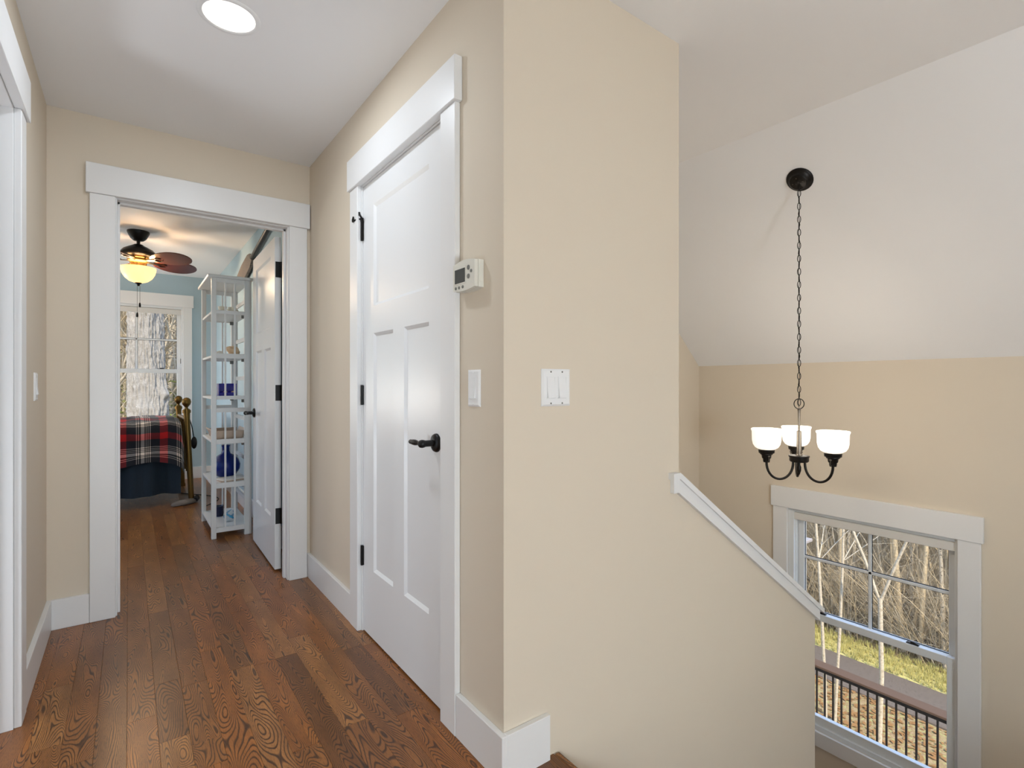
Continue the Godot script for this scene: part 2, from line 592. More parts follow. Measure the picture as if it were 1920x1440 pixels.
	box(st, Vector3(-2.6, -0.25, ZBED - T), Vector3(-0.405, H, ZBED))
	box(st, Vector3(0.525, -0.25, ZBED - T), Vector3(XR, H, ZBED))
	box(st, Vector3(-0.405, -0.25, ZBED - T), Vector3(0.525, 0.56, ZBED))
	box(st, Vector3(-0.405, 2.062, ZBED - T), Vector3(0.525, H, ZBED))
	solid("wall_bedroom_back", st, M.wall_blue, "dusty blue bedroom wall with the window behind the bed", "wall")
	st = sm()
	box(st, Vector3(-2.72, H, ZBED - T), Vector3(XR + T, H + 0.12, ZE - 0.06))
	solid("ceiling_bedroom", st, M.ceiling_white, "white bedroom ceiling above the fan", "ceiling")
	# room behind the left doorway, with an unseen window placed to light the doorway
	st = sm()
	box(st, Vector3(-2.6, -0.25, ZE - 0.12), Vector3(-2.72, H, -2.3))
	box(st, Vector3(-2.6, -0.25, -2.3), Vector3(-2.72, 0.6, -1.2))
	box(st, Vector3(-2.6, 2.1, -2.3), Vector3(-2.72, H, -1.2))
	box(st, Vector3(-2.6, -0.25, -1.2), Vector3(-2.72, H, 0.6))
	box(st, Vector3(-2.72, -0.25, 0.6), Vector3(XL - T, H, 0.72))
	solid("wall_side_room", st, M.ceiling_white, "white wall of the room behind the left doorway", "wall")
	st = sm()
	box(st, Vector3(-2.72, H, ZE - 0.12), Vector3(XL - T, H + 0.12, 0.72))
	solid("ceiling_side_room", st, M.ceiling_white, "white ceiling of the room behind the left doorway", "ceiling")
	st = sm()
	box(st, Vector3(-2.72, -0.25, ZE - 0.12), Vector3(XL - T, 0.0, 0.72))
	solid("floor_side_room", st, M.planks[3], "oak floor of the room behind the left doorway", "floor")

# ---- oak strip floor, board by board
func build_floor() -> void:
	var fl := struct("floor", "brown stained oak strip floor running from the hallway into the bedroom", "floor")
	var st := sm()
	box(st, Vector3(-2.72, -0.25, ZBED - 0.12), Vector3(XR + 0.12, -0.012, -0.2))
	box(st, Vector3(XR, -0.25, ZN), Vector3(1.06, -0.012, -0.2))
	put("subfloor", st, M.stain_dark, fl)
	st = sm()
	box(st, Vector3(-2.6, -0.0119, ZBED), Vector3(-0.42, 0.0, ZE - 0.12))
	var far := put("far_boards", st, M.planks[2], fl)
	far.set_meta("kind", "stuff")
	var W := 0.083
	var r := RandomNumberGenerator.new()
	r.seed = 17
	var row := 0
	var x := -0.42
	while x < 1.05:
		var x1 := minf(x + W, 1.06)
		var zs := ZBED
		if x > XR - 0.02: zs = ZN
		var z := -0.2
		var first := true
		while z > zs + 0.02:
			var len := r.randf_range(0.35, 1.25) * (r.randf_range(0.3, 1.0) if first else 1.0)
			first = false
			var z1 := maxf(z - len, zs)
			if z1 - zs < 0.2: z1 = zs
			st = sm()
			plank(st, x + 0.0002, x1 - 0.0002, z1 + 0.0002, z - 0.0002, r)
			var o := int(r.randi() % 3)
			var t := int([0, 0, 1, 1, 2, 3, 3, 4][r.randi() % 8])
			put("plank", st, M.planks[o * 5 + t], fl)
			z = z1
		x = x1
		row += 1
	# stair nosing at the edge of the landing
	st = sm()
	cbox(st, Vector3(1.06, -0.03, ZN), Vector3(1.085, 0.0, -0.12), 0.006)
	put("nosing", st, M.planks[4], fl)

func plank(st: SurfaceTool, x0: float, x1: float, z0: float, z1: float, r: RandomNumberGenerator) -> void:
	var c := 0.0005
	var y := 0.0
	var u := r.randf()
	var v := r.randf()
	var fu := (x1 - x0) / 0.25 * (1.0 if r.randf() < 0.5 else -1.0)
	var fv := (z1 - z0) / 2.0
	var a := [Vector3(x0 + c, y, z0 + c), Vector3(x1 - c, y, z0 + c), Vector3(x1 - c, y, z1 - c), Vector3(x0 + c, y, z1 - c)]
	var b := [Vector3(x0, y - c, z0), Vector3(x1, y - c, z0), Vector3(x1, y - c, z1), Vector3(x0, y - c, z1)]
	var uv := [Vector2(u, v), Vector2(u + fu, v), Vector2(u + fu, v + fv), Vector2(u, v + fv)]
	quad(st, a[0], a[1], a[2], a[3], Vector3.UP, uv[0], uv[1], uv[2], uv[3])
	var ns := [Vector3(0, 0.7, -0.7), Vector3(0.7, 0.7, 0), Vector3(0, 0.7, 0.7), Vector3(-0.7, 0.7, 0)]
	for i in 4:
		var j := (i + 1) % 4
		var n: Vector3 = ns[i]
		quad(st, a[i], a[j], b[j], b[i], n, uv[i], uv[j], uv[j], uv[i])
		var dn := Vector3(0, -0.0110, 0)
		quad(st, b[i], b[j], b[j] + dn, b[i] + dn, Vector3(n.x, 0, n.z).normalized(), uv[i], uv[j], uv[j], uv[i])

# ---- door surrounds. Local frame: x along the wall, y up, z out of the wall into the hall; the wall face is z = 0
func surround(called: String, label: String, at: Vector3, turn: float, x0: float, x1: float, top: float, left := true, right := true, depth := 0.12) -> Node3D:
	var t := struct(called, label, "door trim", at, turn)
	var st: SurfaceTool
	var over := 0.014
	if left:
		st = sm(); cbox(st, Vector3(x0 - 0.1, 0, 0), Vector3(x0, top, 0.02), 0.002); put("casing", st, M.trim_white, t)
	if right:
		st = sm(); cbox(st, Vector3(x1, 0, 0), Vector3(x1 + 0.1, top, 0.02), 0.002); put("casing", st, M.trim_white, t)
	st = sm(); cbox(st, Vector3(x0 - 0.1 - over, top, 0), Vector3(x1 + 0.1 + over, top + 0.144, 0.030), 0.002); put("header", st, M.trim_white, t)
	# jambs set back behind the casing by a small reveal
	var g := 0.006
	for s in [0, 1]:
		st = sm()
		var a := x0 - 0.014 if s == 0 else x1 - g
		var b := x0 + g if s == 0 else x1 + 0.014
		cbox(st, Vector3(a, 0, -depth), Vector3(b, top + 0.01, 0.0), 0.001)
		var e := x0 + g if s == 0 else x1 - g
		var f := e + 0.011 if s == 0 else e - 0.011
		cbox(st, Vector3(e, 0, -0.08), Vector3(f, top - g, -0.045), 0.001)
		put("jamb", st, M.trim_white, t)
	st = sm()
	cbox(st, Vector3(x0 + g, top - g, -depth), Vector3(x1 - g, top + 0.012, 0.0), 0.001)
	cbox(st, Vector3(x0 + g, top - g - 0.011, -0.08), Vector3(x1 - g, top - g, -0.045), 0.001)
	put("head_jamb", st, M.trim_white, t)
	return t

# three panel door, w wide and h tall, front face at z = 0, thickness 0.035 backwards
func panel_door(parent: Node, w: float, h: float, l: float, r: float) -> void:
	var d := 0.035
	var st := sm()
	var ys := [0.0, 0.300, 1.362, 1.484, 1.936, h]
	box(st, Vector3(0, 0, -d), Vector3(l, h, 0))
	box(st, Vector3(w - r, 0, -d), Vector3(w, h, 0))
	box(st, Vector3(l, 0, -d), Vector3(w - r, ys[1], 0))
	box(st, Vector3(l, ys[2], -d), Vector3(w - r, ys[3], 0))
	box(st, Vector3(l, ys[4], -d), Vector3(w - r, h, 0))
	var mid := (l + w - r) * 0.5
	box(st, Vector3(mid - 0.053, ys[1], -d), Vector3(mid + 0.053, ys[2], 0))
	put("frame", st, M.door_white, parent)
	for p in [[l, mid - 0.053, ys[1], ys[2]], [mid + 0.053, w - r, ys[1], ys[2]], [l, w - r, ys[3], ys[4]]]:
		st = sm()
		panel(st, p[0], p[1], p[2], p[3], d)
		put("panel", st, M.door_white, parent)

func panel(st: SurfaceTool, x0: float, x1: float, y0: float, y1: float, d: float) -> void:
	var e := 0.013
	var k := 0.009
	for s in [0, 1]:
		var zo := 0.0 if s == 0 else -d
		var zi := -k if s == 0 else -d + k
		var n := Vector3(0, 0, 1.0 if s == 0 else -1.0)
		var o := [Vector3(x0, y0, zo), Vector3(x1, y0, zo), Vector3(x1, y1, zo), Vector3(x0, y1, zo)]
		var i := [Vector3(x0 + e, y0 + e, zi), Vector3(x1 - e, y0 + e, zi), Vector3(x1 - e, y1 - e, zi), Vector3(x0 + e, y1 - e, zi)]
		quad(st, i[0], i[1], i[2], i[3], n)
		var side := [Vector3(0, k, e * n.z), Vector3(-k, 0, e * n.z), Vector3(0, -k, e * n.z), Vector3(k, 0, e * n.z)]
		for j in 4:
			var j2 := (j + 1) % 4
			var sn: Vector3 = side[j]
			quad(st, o[j], o[j2], i[j2], i[j], sn.normalized())

# lever on a round rose; the grip points along -x (hand = -1) or +x
func lever(parent: Node, at: Vector3, hand: float) -> void:
	var hd := Node3D.new()
	hd.name = "handle"
	parent.add_child(hd, true)
	hd.position = at
	hd.set_meta("label", "black lever handle on a round rose")
	var st := sm()
	var out := Transform3D(Basis(Vector3.RIGHT, PI / 2), Vector3.ZERO)
	lathe(st, [Vector2(0, 0), Vector2(0.033, 0), Vector2(0.033, 0.004), Vector2(0.030, 0.010), Vector2(0.022, 0.014), Vector2(0.014, 0.016), Vector2(0.0, 0.0165)], 28, out)
	put("rose", st, M.black_iron, hd)
	st = sm()
	lathe(st, [Vector2(0.0115, 0.010), Vector2(0.0115, 0.045), Vector2(0.0135, 0.050), Vector2(0.0145, 0.058), Vector2(0.0125, 0.066), Vector2(0.006, 0.071), Vector2(0, 0.072)], 18, out)
	put("neck", st, M.black_iron, hd)
	st = sm()
	var along := Transform3D(Basis(Vector3(0, 0, 1), PI / 2 * -hand), Vector3(0, 0, 0.057))
	lathe(st, [Vector2(0.0, 0.0), Vector2(0.009, 0.002), Vector2(0.009, 0.014), Vector2(0.0062, 0.020), Vector2(0.0062, 0.030), Vector2(0.0088, 0.040), Vector2(0.0105, 0.055), Vector2(0.0098, 0.072), Vector2(0.0075, 0.086), Vector2(0.0085, 0.090), Vector2(0.0065, 0.096), Vector2(0, 0.098)], 18, along)
	put("grip", st, M.black_iron, hd)

# butt hinge seen from the knuckle side: barrel along y and the edge of both leaves
func hinge(parent: Node, at: Vector3, wide := 0.0) -> void:
	var st := sm()
	tube(st, [at + Vector3(0, -0.046, 0.004), at + Vector3(0, 0.046, 0.004)], [0.0065], 12)
	for y in [-0.028, -0.009, 0.009, 0.028]:
		tube(st, [at + Vector3(0, y - 0.0007, 0.004), at + Vector3(0, y + 0.0007, 0.004)], [0.0070], 12)
	cbox(st, at + Vector3(-0.010, -0.044, -0.004), at + Vector3(0.010, 0.044, 0.0025), 0.0005)
	put("hinge", st, M.black_iron, parent, "black door hinge")

func rocker(called: String, label: String, at: Vector3, turn: float, gangs: int) -> void:
	var t := thing(called, label, "light switch", at, turn, "white rocker light switches")
	var w := 0.070 if gangs == 1 else 0.116
	var st := sm()
	# plate with sloping rim
	var a := Vector2(w / 2, 0.0575)
	var z1 := 0.0062
	var rim := 0.006
	var o := [Vector3(-a.x, -a.y, 0), Vector3(a.x, -a.y, 0), Vector3(a.x, a.y, 0), Vector3(-a.x, a.y, 0)]
	var m := [Vector3(-a.x, -a.y, 0.002), Vector3(a.x, -a.y, 0.002), Vector3(a.x, a.y, 0.002), Vector3(-a.x, a.y, 0.002)]
	var i := [Vector3(-a.x + rim, -a.y + rim, z1), Vector3(a.x - rim, -a.y + rim, z1), Vector3(a.x - rim, a.y - rim, z1), Vector3(-a.x + rim, a.y - rim, z1)]
	quad(st, i[0], i[1], i[2], i[3], Vector3(0, 0, 1))
	var nn := [Vector3(0, -1, 0), Vector3(1, 0, 0), Vector3(0, 1, 0), Vector3(-1, 0, 0)]
	for j in 4:
		var k := (j + 1) % 4
		var n: Vector3 = nn[j]
		quad(st, m[j], m[k], i[k], i[j], (n * 0.6 + Vector3(0, 0, 0.8)).normalized())
		quad(st, o[j], o[k], m[k], m[j], n)
	put("plate", st, M.plastic_white, t)
	for g in gangs:
		var cx := 0.0 if gangs == 1 else (-0.023 + 0.046 * g)
		st = sm()
		# collar round the rocker
		for s: float in [-1.0, 1.0]:
			cbox(st, Vector3(cx + s * 0.0165 - 0.0012, -0.034, z1 - 0.001), Vector3(cx + s * 0.0165 + 0.0012, 0.034, z1 + 0.0008), 0.0003)
			cbox(st, Vector3(cx - 0.0177, s * 0.0335 - 0.0012, z1 - 0.001), Vector3(cx + 0.0177, s * 0.0335 + 0.0012, z1 + 0.0008), 0.0003)
		put("collar", st, M.plastic_white, t)
		st = sm()
		extrude(st, [Vector2(-0.0315, 0.003), Vector2(0.0315, 0.003), Vector2(0.0315, z1 + 0.0005), Vector2(0.0, z1 + 0.0016), Vector2(-0.0315, z1 + 0.0055)], cx - 0.0148, cx + 0.0148, Transform3D(Basis(Vector3(0, 1, 0), Vector3(0, 0, 1), Vector3(1, 0, 0)), Vector3.ZERO))
		put("rocker", st, M.plastic_white, t)
		for s: float in [-1.0, 1.0]:
			st = sm()
			lathe(st, [Vector2(0.003, 0), Vector2(0.0028, 0.0008), Vector2(0, 0.0012)], 10, Transform3D(Basis(Vector3.RIGHT, PI / 2), Vector3(cx, s * 0.0485, z1 - 0.0002)))
			box(st, Vector3(cx - 0.0004, s * 0.0485 - 0.0022, z1 + 0.0004), Vector3(cx + 0.0004, s * 0.0485 + 0.0022, z1 + 0.0011))
			put("screw", st, M.plastic_grey if gangs == 2 else M.plastic_white, t)

func build_hall_trim() -> void:
	var left_turn := PI / 2      # local z points to +x
	var right_turn := -PI / 2    # local z points to -x
	# right door: opening z -2.372 .. -1.570 ; local x = world z
	surround("trim_1", "white door surround with a flat header around the closed closet door", Vector3(XR, 0, 0), right_turn, -2.373, -1.575, 2.062)
	surround("trim_2", "white door surround with a flat header around the open bedroom doorway", Vector3(0, 0, ZE), 0.0, -0.052, 0.752, 2.062)
	# left doorway: local x = -world z
	surround("trim_3", "white door surround at the left edge of the picture", Vector3(XL, 0, 0), left_turn, 1.565, 2.375, 2.062)
	# closed door
	var d := struct("door_1", "closed white three panel door with black hinges and lever", "door", Vector3(XR + 0.006, 0.008, -2.364), right_turn)
	panel_door(d, 0.779, 2.046, 0.125, 0.122)
	lever(d, Vector3(0.779 - 0.063, 0.928, 0.0), -1.0)
	for y in [1.845, 1.085, 0.343]:
		hinge(d, Vector3(-0.001, y, 0.002))
	# pin door stop on the top hinge
	var stp := Node3D.new()
	stp.name = "door_stop"
	d.add_child(stp)
	stp.set_meta("label", "black hinge pin door stop")
	var st := sm()
	tube(st, [Vector3(-0.001, 1.888, 0.006), Vector3(-0.001, 1.905, 0.006)], [0.008], 10)
	tube(st, [Vector3(0.0, 1.902, 0.006), Vector3(-0.02, 1.900, 0.02), Vector3(-0.052, 1.900, 0.030)], [0.0048], 8)
	tube(st, [Vector3(0.0, 1.902, 0.006), Vector3(0.012, 1.906, 0.016), Vector3(0.022, 1.912, 0.026)], [0.0048], 8)
	put("arm", st, M.black_iron, stp)
	st = sm()
	tube(st, [Vector3(-0.050, 1.895, 0.030), Vector3(-0.052, 1.905, 0.030), Vector3(-0.044, 1.918, 0.032)], [0.007, 0.0065, 0.003], 8)
	tube(st, [Vector3(0.021, 1.906, 0.025), Vector3(0.026, 1.922, 0.029)], [0.0055, 0.0045], 8)
	put("bumper", st, M.black_iron, stp)
	# open bedroom door, hinged at its near end
	var b := struct("door_2", "open white three panel bedroom door standing against the right wall", "door", Vector3(0.7305, 0.012, -4.187), right_turn - 0.017)
	panel_door(b, 0.762, 2.03, 0.125, 0.125)
	lever(b, Vector3(0.063, 0.925, 0.0), 1.0)
	for y in [1.832, 1.078, 0.325]:
		st = sm()
		# leaf on the near edge of the door and leaf on the jamb, with the barrel between
		cbox(st, Vector3(0.7615, y - 0.048, -0.031), Vector3(0.7645, y + 0.048, -0.004), 0.0004)
		tube(st, [Vector3(0.766, y - 0.048, -0.037), Vector3(0.766, y + 0.048, -0.037)], [0.0065], 12)
		cbox(st, Vector3(0.766, y - 0.046, -0.041), Vector3(0.800, y + 0.046, -0.0385), 0.0004)
		put("hinge", st, M.black_iron, b, "black door hinge")
	# baseboards
	var runs := {
		"baseboard_right": [[Vector3(XR - 0.018, 0, -2.474), Vector3(XR, 0.138, ZE)]],
		"baseboard_corner": [[Vector3(XR - 0.018, 0, ZN + 0.018), Vector3(XR, 0.138, -1.474)], [Vector3(XR, 0, ZN), Vector3(1.034, 0.138, ZN + 0.018)]],
		"baseboard_left": [[Vector3(XL, 0, ZE), Vector3(XL + 0.018, 0.138, -2.476)], [Vector3(XL, 0, -1.464), Vector3(XL + 0.018, 0.138, 3.0)]],
		"baseboard_end": [[Vector3(XL + 0.018, 0, ZE), Vector3(-0.153, 0.138, ZE + 0.018)]],
		"baseboard_bedroom_back": [[Vector3(-2.6, 0, ZBED), Vector3(XR, 0.138, ZBED + 0.018)]],
		"baseboard_bedroom_right": [[Vector3(XR - 0.018, 0, ZBED + 0.018), Vector3(XR, 0.138, ZE - 0.12)]],
	}
	var says := {
		"baseboard_right": "white baseboard between the closet door and the end of the hallway",
		"baseboard_corner": "white baseboard wrapping the wall corner at the top of the stair",
		"baseboard_left": "white baseboard along the left wall",
		"baseboard_end": "white baseboard left of the bedroom doorway",
		"baseboard_bedroom_back": "white baseboard under the bedroom window",
		"baseboard_bedroom_right": "white baseboard behind the bookshelf tower",
	}
	for k in runs:
		st = sm()
		for r in runs[k]:
			cbox(st, r[0], r[1], 0.0015)
		solid(k, st, M.trim_white, says[k], "baseboard")

# ---- half wall cap, stair flight, stair window
func build_stair() -> void:
	var cap := struct("trim_4", "white sloping cap and band on top of the stair half wall", "stair trim")
	var k := 0.681
	var y0 := 0.811
	var st := sm()
	var x0 := 1.668
	var x1 := 2.858
	# front lip wraps past the end of the full wall with a short level return
	extrude(st, [Vector2(1.628, y0 - 0.024), Vector2(x0, y0 - 0.024), Vector2(x1, y0 - 0.024 - k * (x1 - x0)), Vector2(x1, y0 - k * (x1 - x0)), Vector2(x0, y0), Vector2(1.628, y0)], ZN, ZN + 0.025)
	var xs := 1.690
	extrude(st, [Vector2(xs, y0 - 0.024 - k * (xs - x0)), Vector2(x1, y0 - 0.024 - k * (x1 - x0)), Vector2(x1, y0 - k * (x1 - x0)), Vector2(xs, y0 - k * (xs - x0))], ZN - 0.145, ZN)
	put("cap_board", st, M.trim_white, cap)
	st = sm()
	var yb := y0 - 0.024
	var bh := 0.052
	extrude(st, [Vector2(1.638, yb - bh), Vector2(x0, yb - bh), Vector2(2.826, yb - bh - k * (2.826 - x0)), Vector2(2.826, yb - k * (2.826 - x0)), Vector2(x0, yb), Vector2(1.638, yb)], ZN, ZN + 0.017)
	extrude(st, [Vector2(2.808, yb - bh - k * (2.808 - x0)), Vector2(2.826, yb - bh - k * (2.826 - x0)), Vector2(2.826, yb - k * (2.826 - x0)), Vector2(2.808, yb - k * (2.808 - x0))], ZN - 0.137, ZN)
	put("band", st, M.trim_white, cap)
	# flight going down beside the half wall, landing under the window
	var fl := struct("stair_flight", "oak stair flight going down beside the half wall", "stairs")
	for i in 8:
		var xa := 1.06 + 0.218 * i
		var y := -0.19 * (i + 1)
		st = sm()
		cbox(st, Vector3(xa - 0.0, y - 0.03, ZN + 0.001), Vector3(xa + 0.243, y, -0.121), 0.004)
		put("tread", st, M.planks[1], fl)
		st = sm()
		box(st, Vector3(xa, y, ZN + 0.001), Vector3(xa + 0.018, y + 0.16, -0.121))
		put("riser", st, M.trim_white, fl)
	st = sm()
	box(st, Vector3(2.81, -1.76, ZB), Vector3(XW, -1.71, -0.121))
	put("stair_platform", st, M.planks[1], fl)

	# stair window. local frame: x = world z, z = world -x (into the room)
	var w := struct("window_1", "white double hung stair window with a four pane upper sash", "window", Vector3(XW, 0, 0), -PI / 2)
	var L := -1.845
	var R := -0.895
	var B := -1.225
	var Tp := 0.265
	for s in [[L - 0.100, L], [R, R + 0.100]]:
		st = sm(); cbox(st, Vector3(s[0], B - 0.1, 0), Vector3(s[1], Tp, 0.02), 0.002); put("casing", st, M.trim_white, w)
	st = sm(); cbox(st, Vector3(L - 0.112, Tp, 0), Vector3(R + 0.112, Tp + 0.144, 0.028), 0.002); put("header", st, M.trim_white, w)
	st = sm(); cbox(st, Vector3(L, B - 0.1, 0), Vector3(R, B, 0.02), 0.002); put("apron", st, M.trim_white, w)
	sash_window(w, L, R, B, Tp, -0.079, -0.455, [-1.64, -1.12])
	var sh := thing("roller_shade", "white roller shade cassette across the top of the stair window", "window shade", Vector3(XW, 0, 0), -PI / 2)
	shade(sh, L + 0.003, R - 0.003, 0.262, 0.185)

# vinyl double hung window in an opening, local z = 0 is the wall face and -0.12 the outside
func sash_window(w: Node3D, L: float, R: float, B: float, Tp: float, bar_y: float, meet: float, locks: Array) -> void:
	var st := sm()
	for s in [[L, L + 0.038], [R - 0.038 + 0.022, R]]:
		cbox(st, Vector3(s[0], B, -0.115), Vector3(s[1], Tp, -0.001), 0.001)
	for z in [-0.030, -0.050]:
		cbox(st, Vector3(L + 0.034, B, z - 0.006), Vector3(L + 0.044, Tp, z + 0.006), 0.001)
	cbox(st, Vector3(L + 0.038, Tp - 0.02, -0.115), Vector3(R - 0.016, Tp, -0.001), 0.001)
	cbox(st, Vector3(L + 0.038, B, -0.115), Vector3(R - 0.016, B + 0.03, -0.001), 0.001)
	put("frame", st, M.vinyl_white, w)
	var a := L + 0.042
	var b := R - 0.018
	var sw := 0.040
	# upper sash, outer track
	var up := Node3D.new(); up.name = "upper_sash"; w.add_child(up)
	st = sm()
	for x in [[a, a + sw], [b - sw, b]]:
		cbox(st, Vector3(x[0], meet - 0.02, -0.095), Vector3(x[1], Tp - 0.02, -0.06), 0.002)
	cbox(st, Vector3(a + sw, Tp - 0.055, -0.095), Vector3(b - sw, Tp - 0.02, -0.06), 0.002)
	cbox(st, Vector3(a + sw, meet - 0.02, -0.095), Vector3(b - sw, meet + 0.018, -0.06), 0.002)
	put("sash_frame", st, M.vinyl_white, up)
	var cx := (a + b) * 0.5
	st = sm(); cbox(st, Vector3(cx - 0.0095, meet, -0.082), Vector3(cx + 0.0095, Tp - 0.05, -0.066), 0.002); put("muntin", st, M.vinyl_white, up)
	st = sm(); cbox(st, Vector3(a + sw, bar_y - 0.0095, -0.082), Vector3(b - sw, bar_y + 0.0095, -0.066), 0.002); put("muntin", st, M.vinyl_white, up)
	for xs in [[a + sw, cx - 0.0095], [cx + 0.0095, b - sw]]:
		for ys in [[meet + 0.018, bar_y - 0.0095], [bar_y + 0.0095, Tp - 0.055]]:
			st = sm(); quad(st, Vector3(xs[0], ys[0], -0.076), Vector3(xs[1], ys[0], -0.076), Vector3(xs[1], ys[1], -0.076), Vector3(xs[0], ys[1], -0.076), Vector3(0, 0, 1)); put("pane", st, M.pane_glass, up)
			st = sm()
			for e in [[xs[0], ys[0], xs[0] + 0.003, ys[1]], [xs[1] - 0.003, ys[0], xs[1], ys[1]], [xs[0], ys[0], xs[1], ys[0] + 0.004], [xs[0], ys[1] - 0.003, xs[1], ys[1]]]:
				box(st, Vector3(e[0], e[1], -0.0785), Vector3(e[2], e[3], -0.0725))
			put("glazing_gasket", st, M.gasket, up)
	# lower sash, inner track
	var lo := Node3D.new(); lo.name = "lower_sash"; w.add_child(lo)
	st = sm()
	for x in [[a, a + sw], [b - sw, b]]:
		cbox(st, Vector3(x[0], B + 0.03, -0.055), Vector3(x[1], meet + 0.02, -0.02), 0.002)
	cbox(st, Vector3(a + sw, B + 0.03, -0.055), Vector3(b - sw, B + 0.085, -0.02), 0.002)
	cbox(st, Vector3(a + sw, meet - 0.026, -0.055), Vector3(b - sw, meet + 0.02, -0.02), 0.002)
	put("sash_frame", st, M.vinyl_white, lo)
	st = sm(); quad(st, Vector3(a + sw, B + 0.085, -0.038), Vector3(b - sw, B + 0.085, -0.038), Vector3(b - sw, meet - 0.026, -0.038), Vector3(a + sw, meet - 0.026, -0.038), Vector3(0, 0, 1)); put("pane", st, M.pane_glass, lo)
	for x in locks:
		st = sm()
		cbox(st, Vector3(x - 0.032, meet + 0.02, -0.05), Vector3(x + 0.032, meet + 0.026, -0.026), 0.002)
		cbox(st, Vector3(x - 0.012, meet + 0.024, -0.052), Vector3(x + 0.012, meet + 0.034, -0.03), 0.003)
		tube(st, [Vector3(x, meet + 0.031, -0.036), Vector3(x + 0.03, meet + 0.031, -0.024)], [0.004, 0.003], 8)
		put("sash_lock", st, M.black_iron, lo, "black sash lock")
	for x in [a - 0.001, b - 0.004]:
		st = sm(); cbox(st, Vector3(x, meet + 0.09, -0.068), Vector3(x + 0.006, meet + 0.15, -0.052), 0.001); put("vent_latch", st, M.black_iron, up)

func shade(sh: Node3D, x0: float, x1: float, top: float, bottom: float) -> void:
	var st := sm()
	cbox(st, Vector3(x0, top - 0.022, -0.05), Vector3(x1, top, -0.004), 0.004)
	put("head_rail", st, M.vinyl_white, sh)
	st = sm()
	tube(st, [Vector3(x0 + 0.01, top - 0.038, -0.028), Vector3(x1 - 0.01, top - 0.038, -0.028)], [0.017], 16)
	put("roll", st, M.shade_fabric, sh)
	st = sm()
	cbox(st, Vector3(x0 + 0.004, bottom, -0.018), Vector3(x1 - 0.004, top - 0.026, -0.008), 0.003)
	put("bottom_bar", st, M.shade_fabric, sh)

# ---- bedroom
func build_bedroom() -> void:
	var w := struct("window_2", "white double hung bedroom window behind the bed", "window", Vector3(0, 0, ZBED))
	var L := -0.405
	var R := 0.525
	var st: SurfaceTool
	for s in [[L - 0.097, L], [R, R + 0.093]]:
		st = sm(); cbox(st, Vector3(s[0], 0.46, 0), Vector3(s[1], 2.062, 0.02), 0.002); put("casing", st, M.trim_white, w)
	st = sm(); cbox(st, Vector3(L - 0.11, 2.062, 0), Vector3(R + 0.108, 2.206, 0.028), 0.002); put("header", st, M.trim_white, w)
	st = sm(); cbox(st, Vector3(L, 0.46, 0), Vector3(R, 0.56, 0.02), 0.002); put("apron", st, M.trim_white, w)
	sash_window(w, L, R, 0.56, 2.062, 1.668, 1.300, [-0.18, 0.306])
	var sh := thing("roller_shade", "raised roller shade across the top of the bedroom window", "window shade", Vector3(0, 0, ZBED))
	shade(sh, L + 0.003, R - 0.003, 2.058, 1.972)
	plain_window("window_3", "wide white framed window added in the left bedroom wall for daylight, out of view", -7.1, -4.0, 0.5, 2.2)  # added out of view to bring more daylight into the bedroom
	plain_window("window_4", "white framed window in the room behind the left doorway, out of view, lighting the jamb", -2.3, -1.2, 0.6, 2.1)  # out of view, lets daylight onto the left door jamb
	ceiling_fan()
	bed()
	shelf_tower()
	paddle()
	# cloth on the floor by the bed post
	st = sm()
	var slip := thing("slipper", "grey knitted slipper lying on the floor by the brass bed post", "slipper", Vector3(0.43, 0, -5.84), 0.55)
	lathe(st, [Vector2(0, 0.0), Vector2(0.05, 0.0), Vector2(0.066, 0.012), Vector2(0.062, 0.03), Vector2(0.04, 0.044), Vector2(0, 0.05)], 20, Transform3D(Basis.from_scale(Vector3(2.0, 1.0, 0.75)), Vector3.ZERO))
	put("body", st, M.grey_knit, slip)
	st = sm()
	tube(st, [Vector3(0.085, 0.03, 0.03), Vector3(0.12, 0.04, 0.0), Vector3(0.145, 0.05, -0.03)], [0.02, 0.026, 0.014], 10)
	put("cuff", st, M.black_cloth, slip)
	var cord := put(numbered("power_cord"), _cord(), M.black_cloth, self)
	meta(cord, "thin dark power cord looping on the bedroom floor behind the shelf", "cord")
	var bag := thing("cloth_bag", "small dark cloth bag hanging behind the brass bed post", "bag", Vector3(0.515, 0.57, -5.96))
	st = sm()
	ball(st, Vector3.ZERO, Vector3(0.026, 0.06, 0.03), 10, 14)
	put("pouch", st, M.black_cloth, bag)
	st = sm()
	tube(st, [Vector3(0, 0.04, 0), Vector3(-0.02, 0.16, 0.02), Vector3(-0.05, 0.27, 0.05)], [0.005], 6)
	put("strap", st, M.black_cloth, bag)

func plain_window(called: String, label: String, z0: float, z1: float, y0: float, y1: float) -> void:
	var w := struct(called, label, "window", Vector3(-2.66, 0, 0))
	var st := sm()
	for z in [z0, (z0 + z1) * 0.5 - 0.02, z1 - 0.04]:
		cbox(st, Vector3(-0.04, y0, z), Vector3(0.04, y1, z + 0.04), 0.002)
	for y in [y0, (y0 + y1) * 0.5, y1 - 0.04]:
		cbox(st, Vector3(-0.04, y, z0 + 0.04), Vector3(0.04, y + 0.04, z1 - 0.04), 0.002)
	put("frame", st, M.vinyl_white, w)
	st = sm()
	quad(st, Vector3(0, y0, z0), Vector3(0, y0, z1), Vector3(0, y1, z1), Vector3(0, y1, z0), Vector3.RIGHT)
	put("pane", st, M.pane_glass, w)

func _cord() -> SurfaceTool:
	var st := sm()
	var pts := []
	for i in 24:
		var t := i / 23.0
		pts.append(Vector3(0.56 + 0.16 * sin(t * 5.2), 0.006, -5.6 - 1.1 * t))
	tube(st, pts, [0.004], 6)
	return st

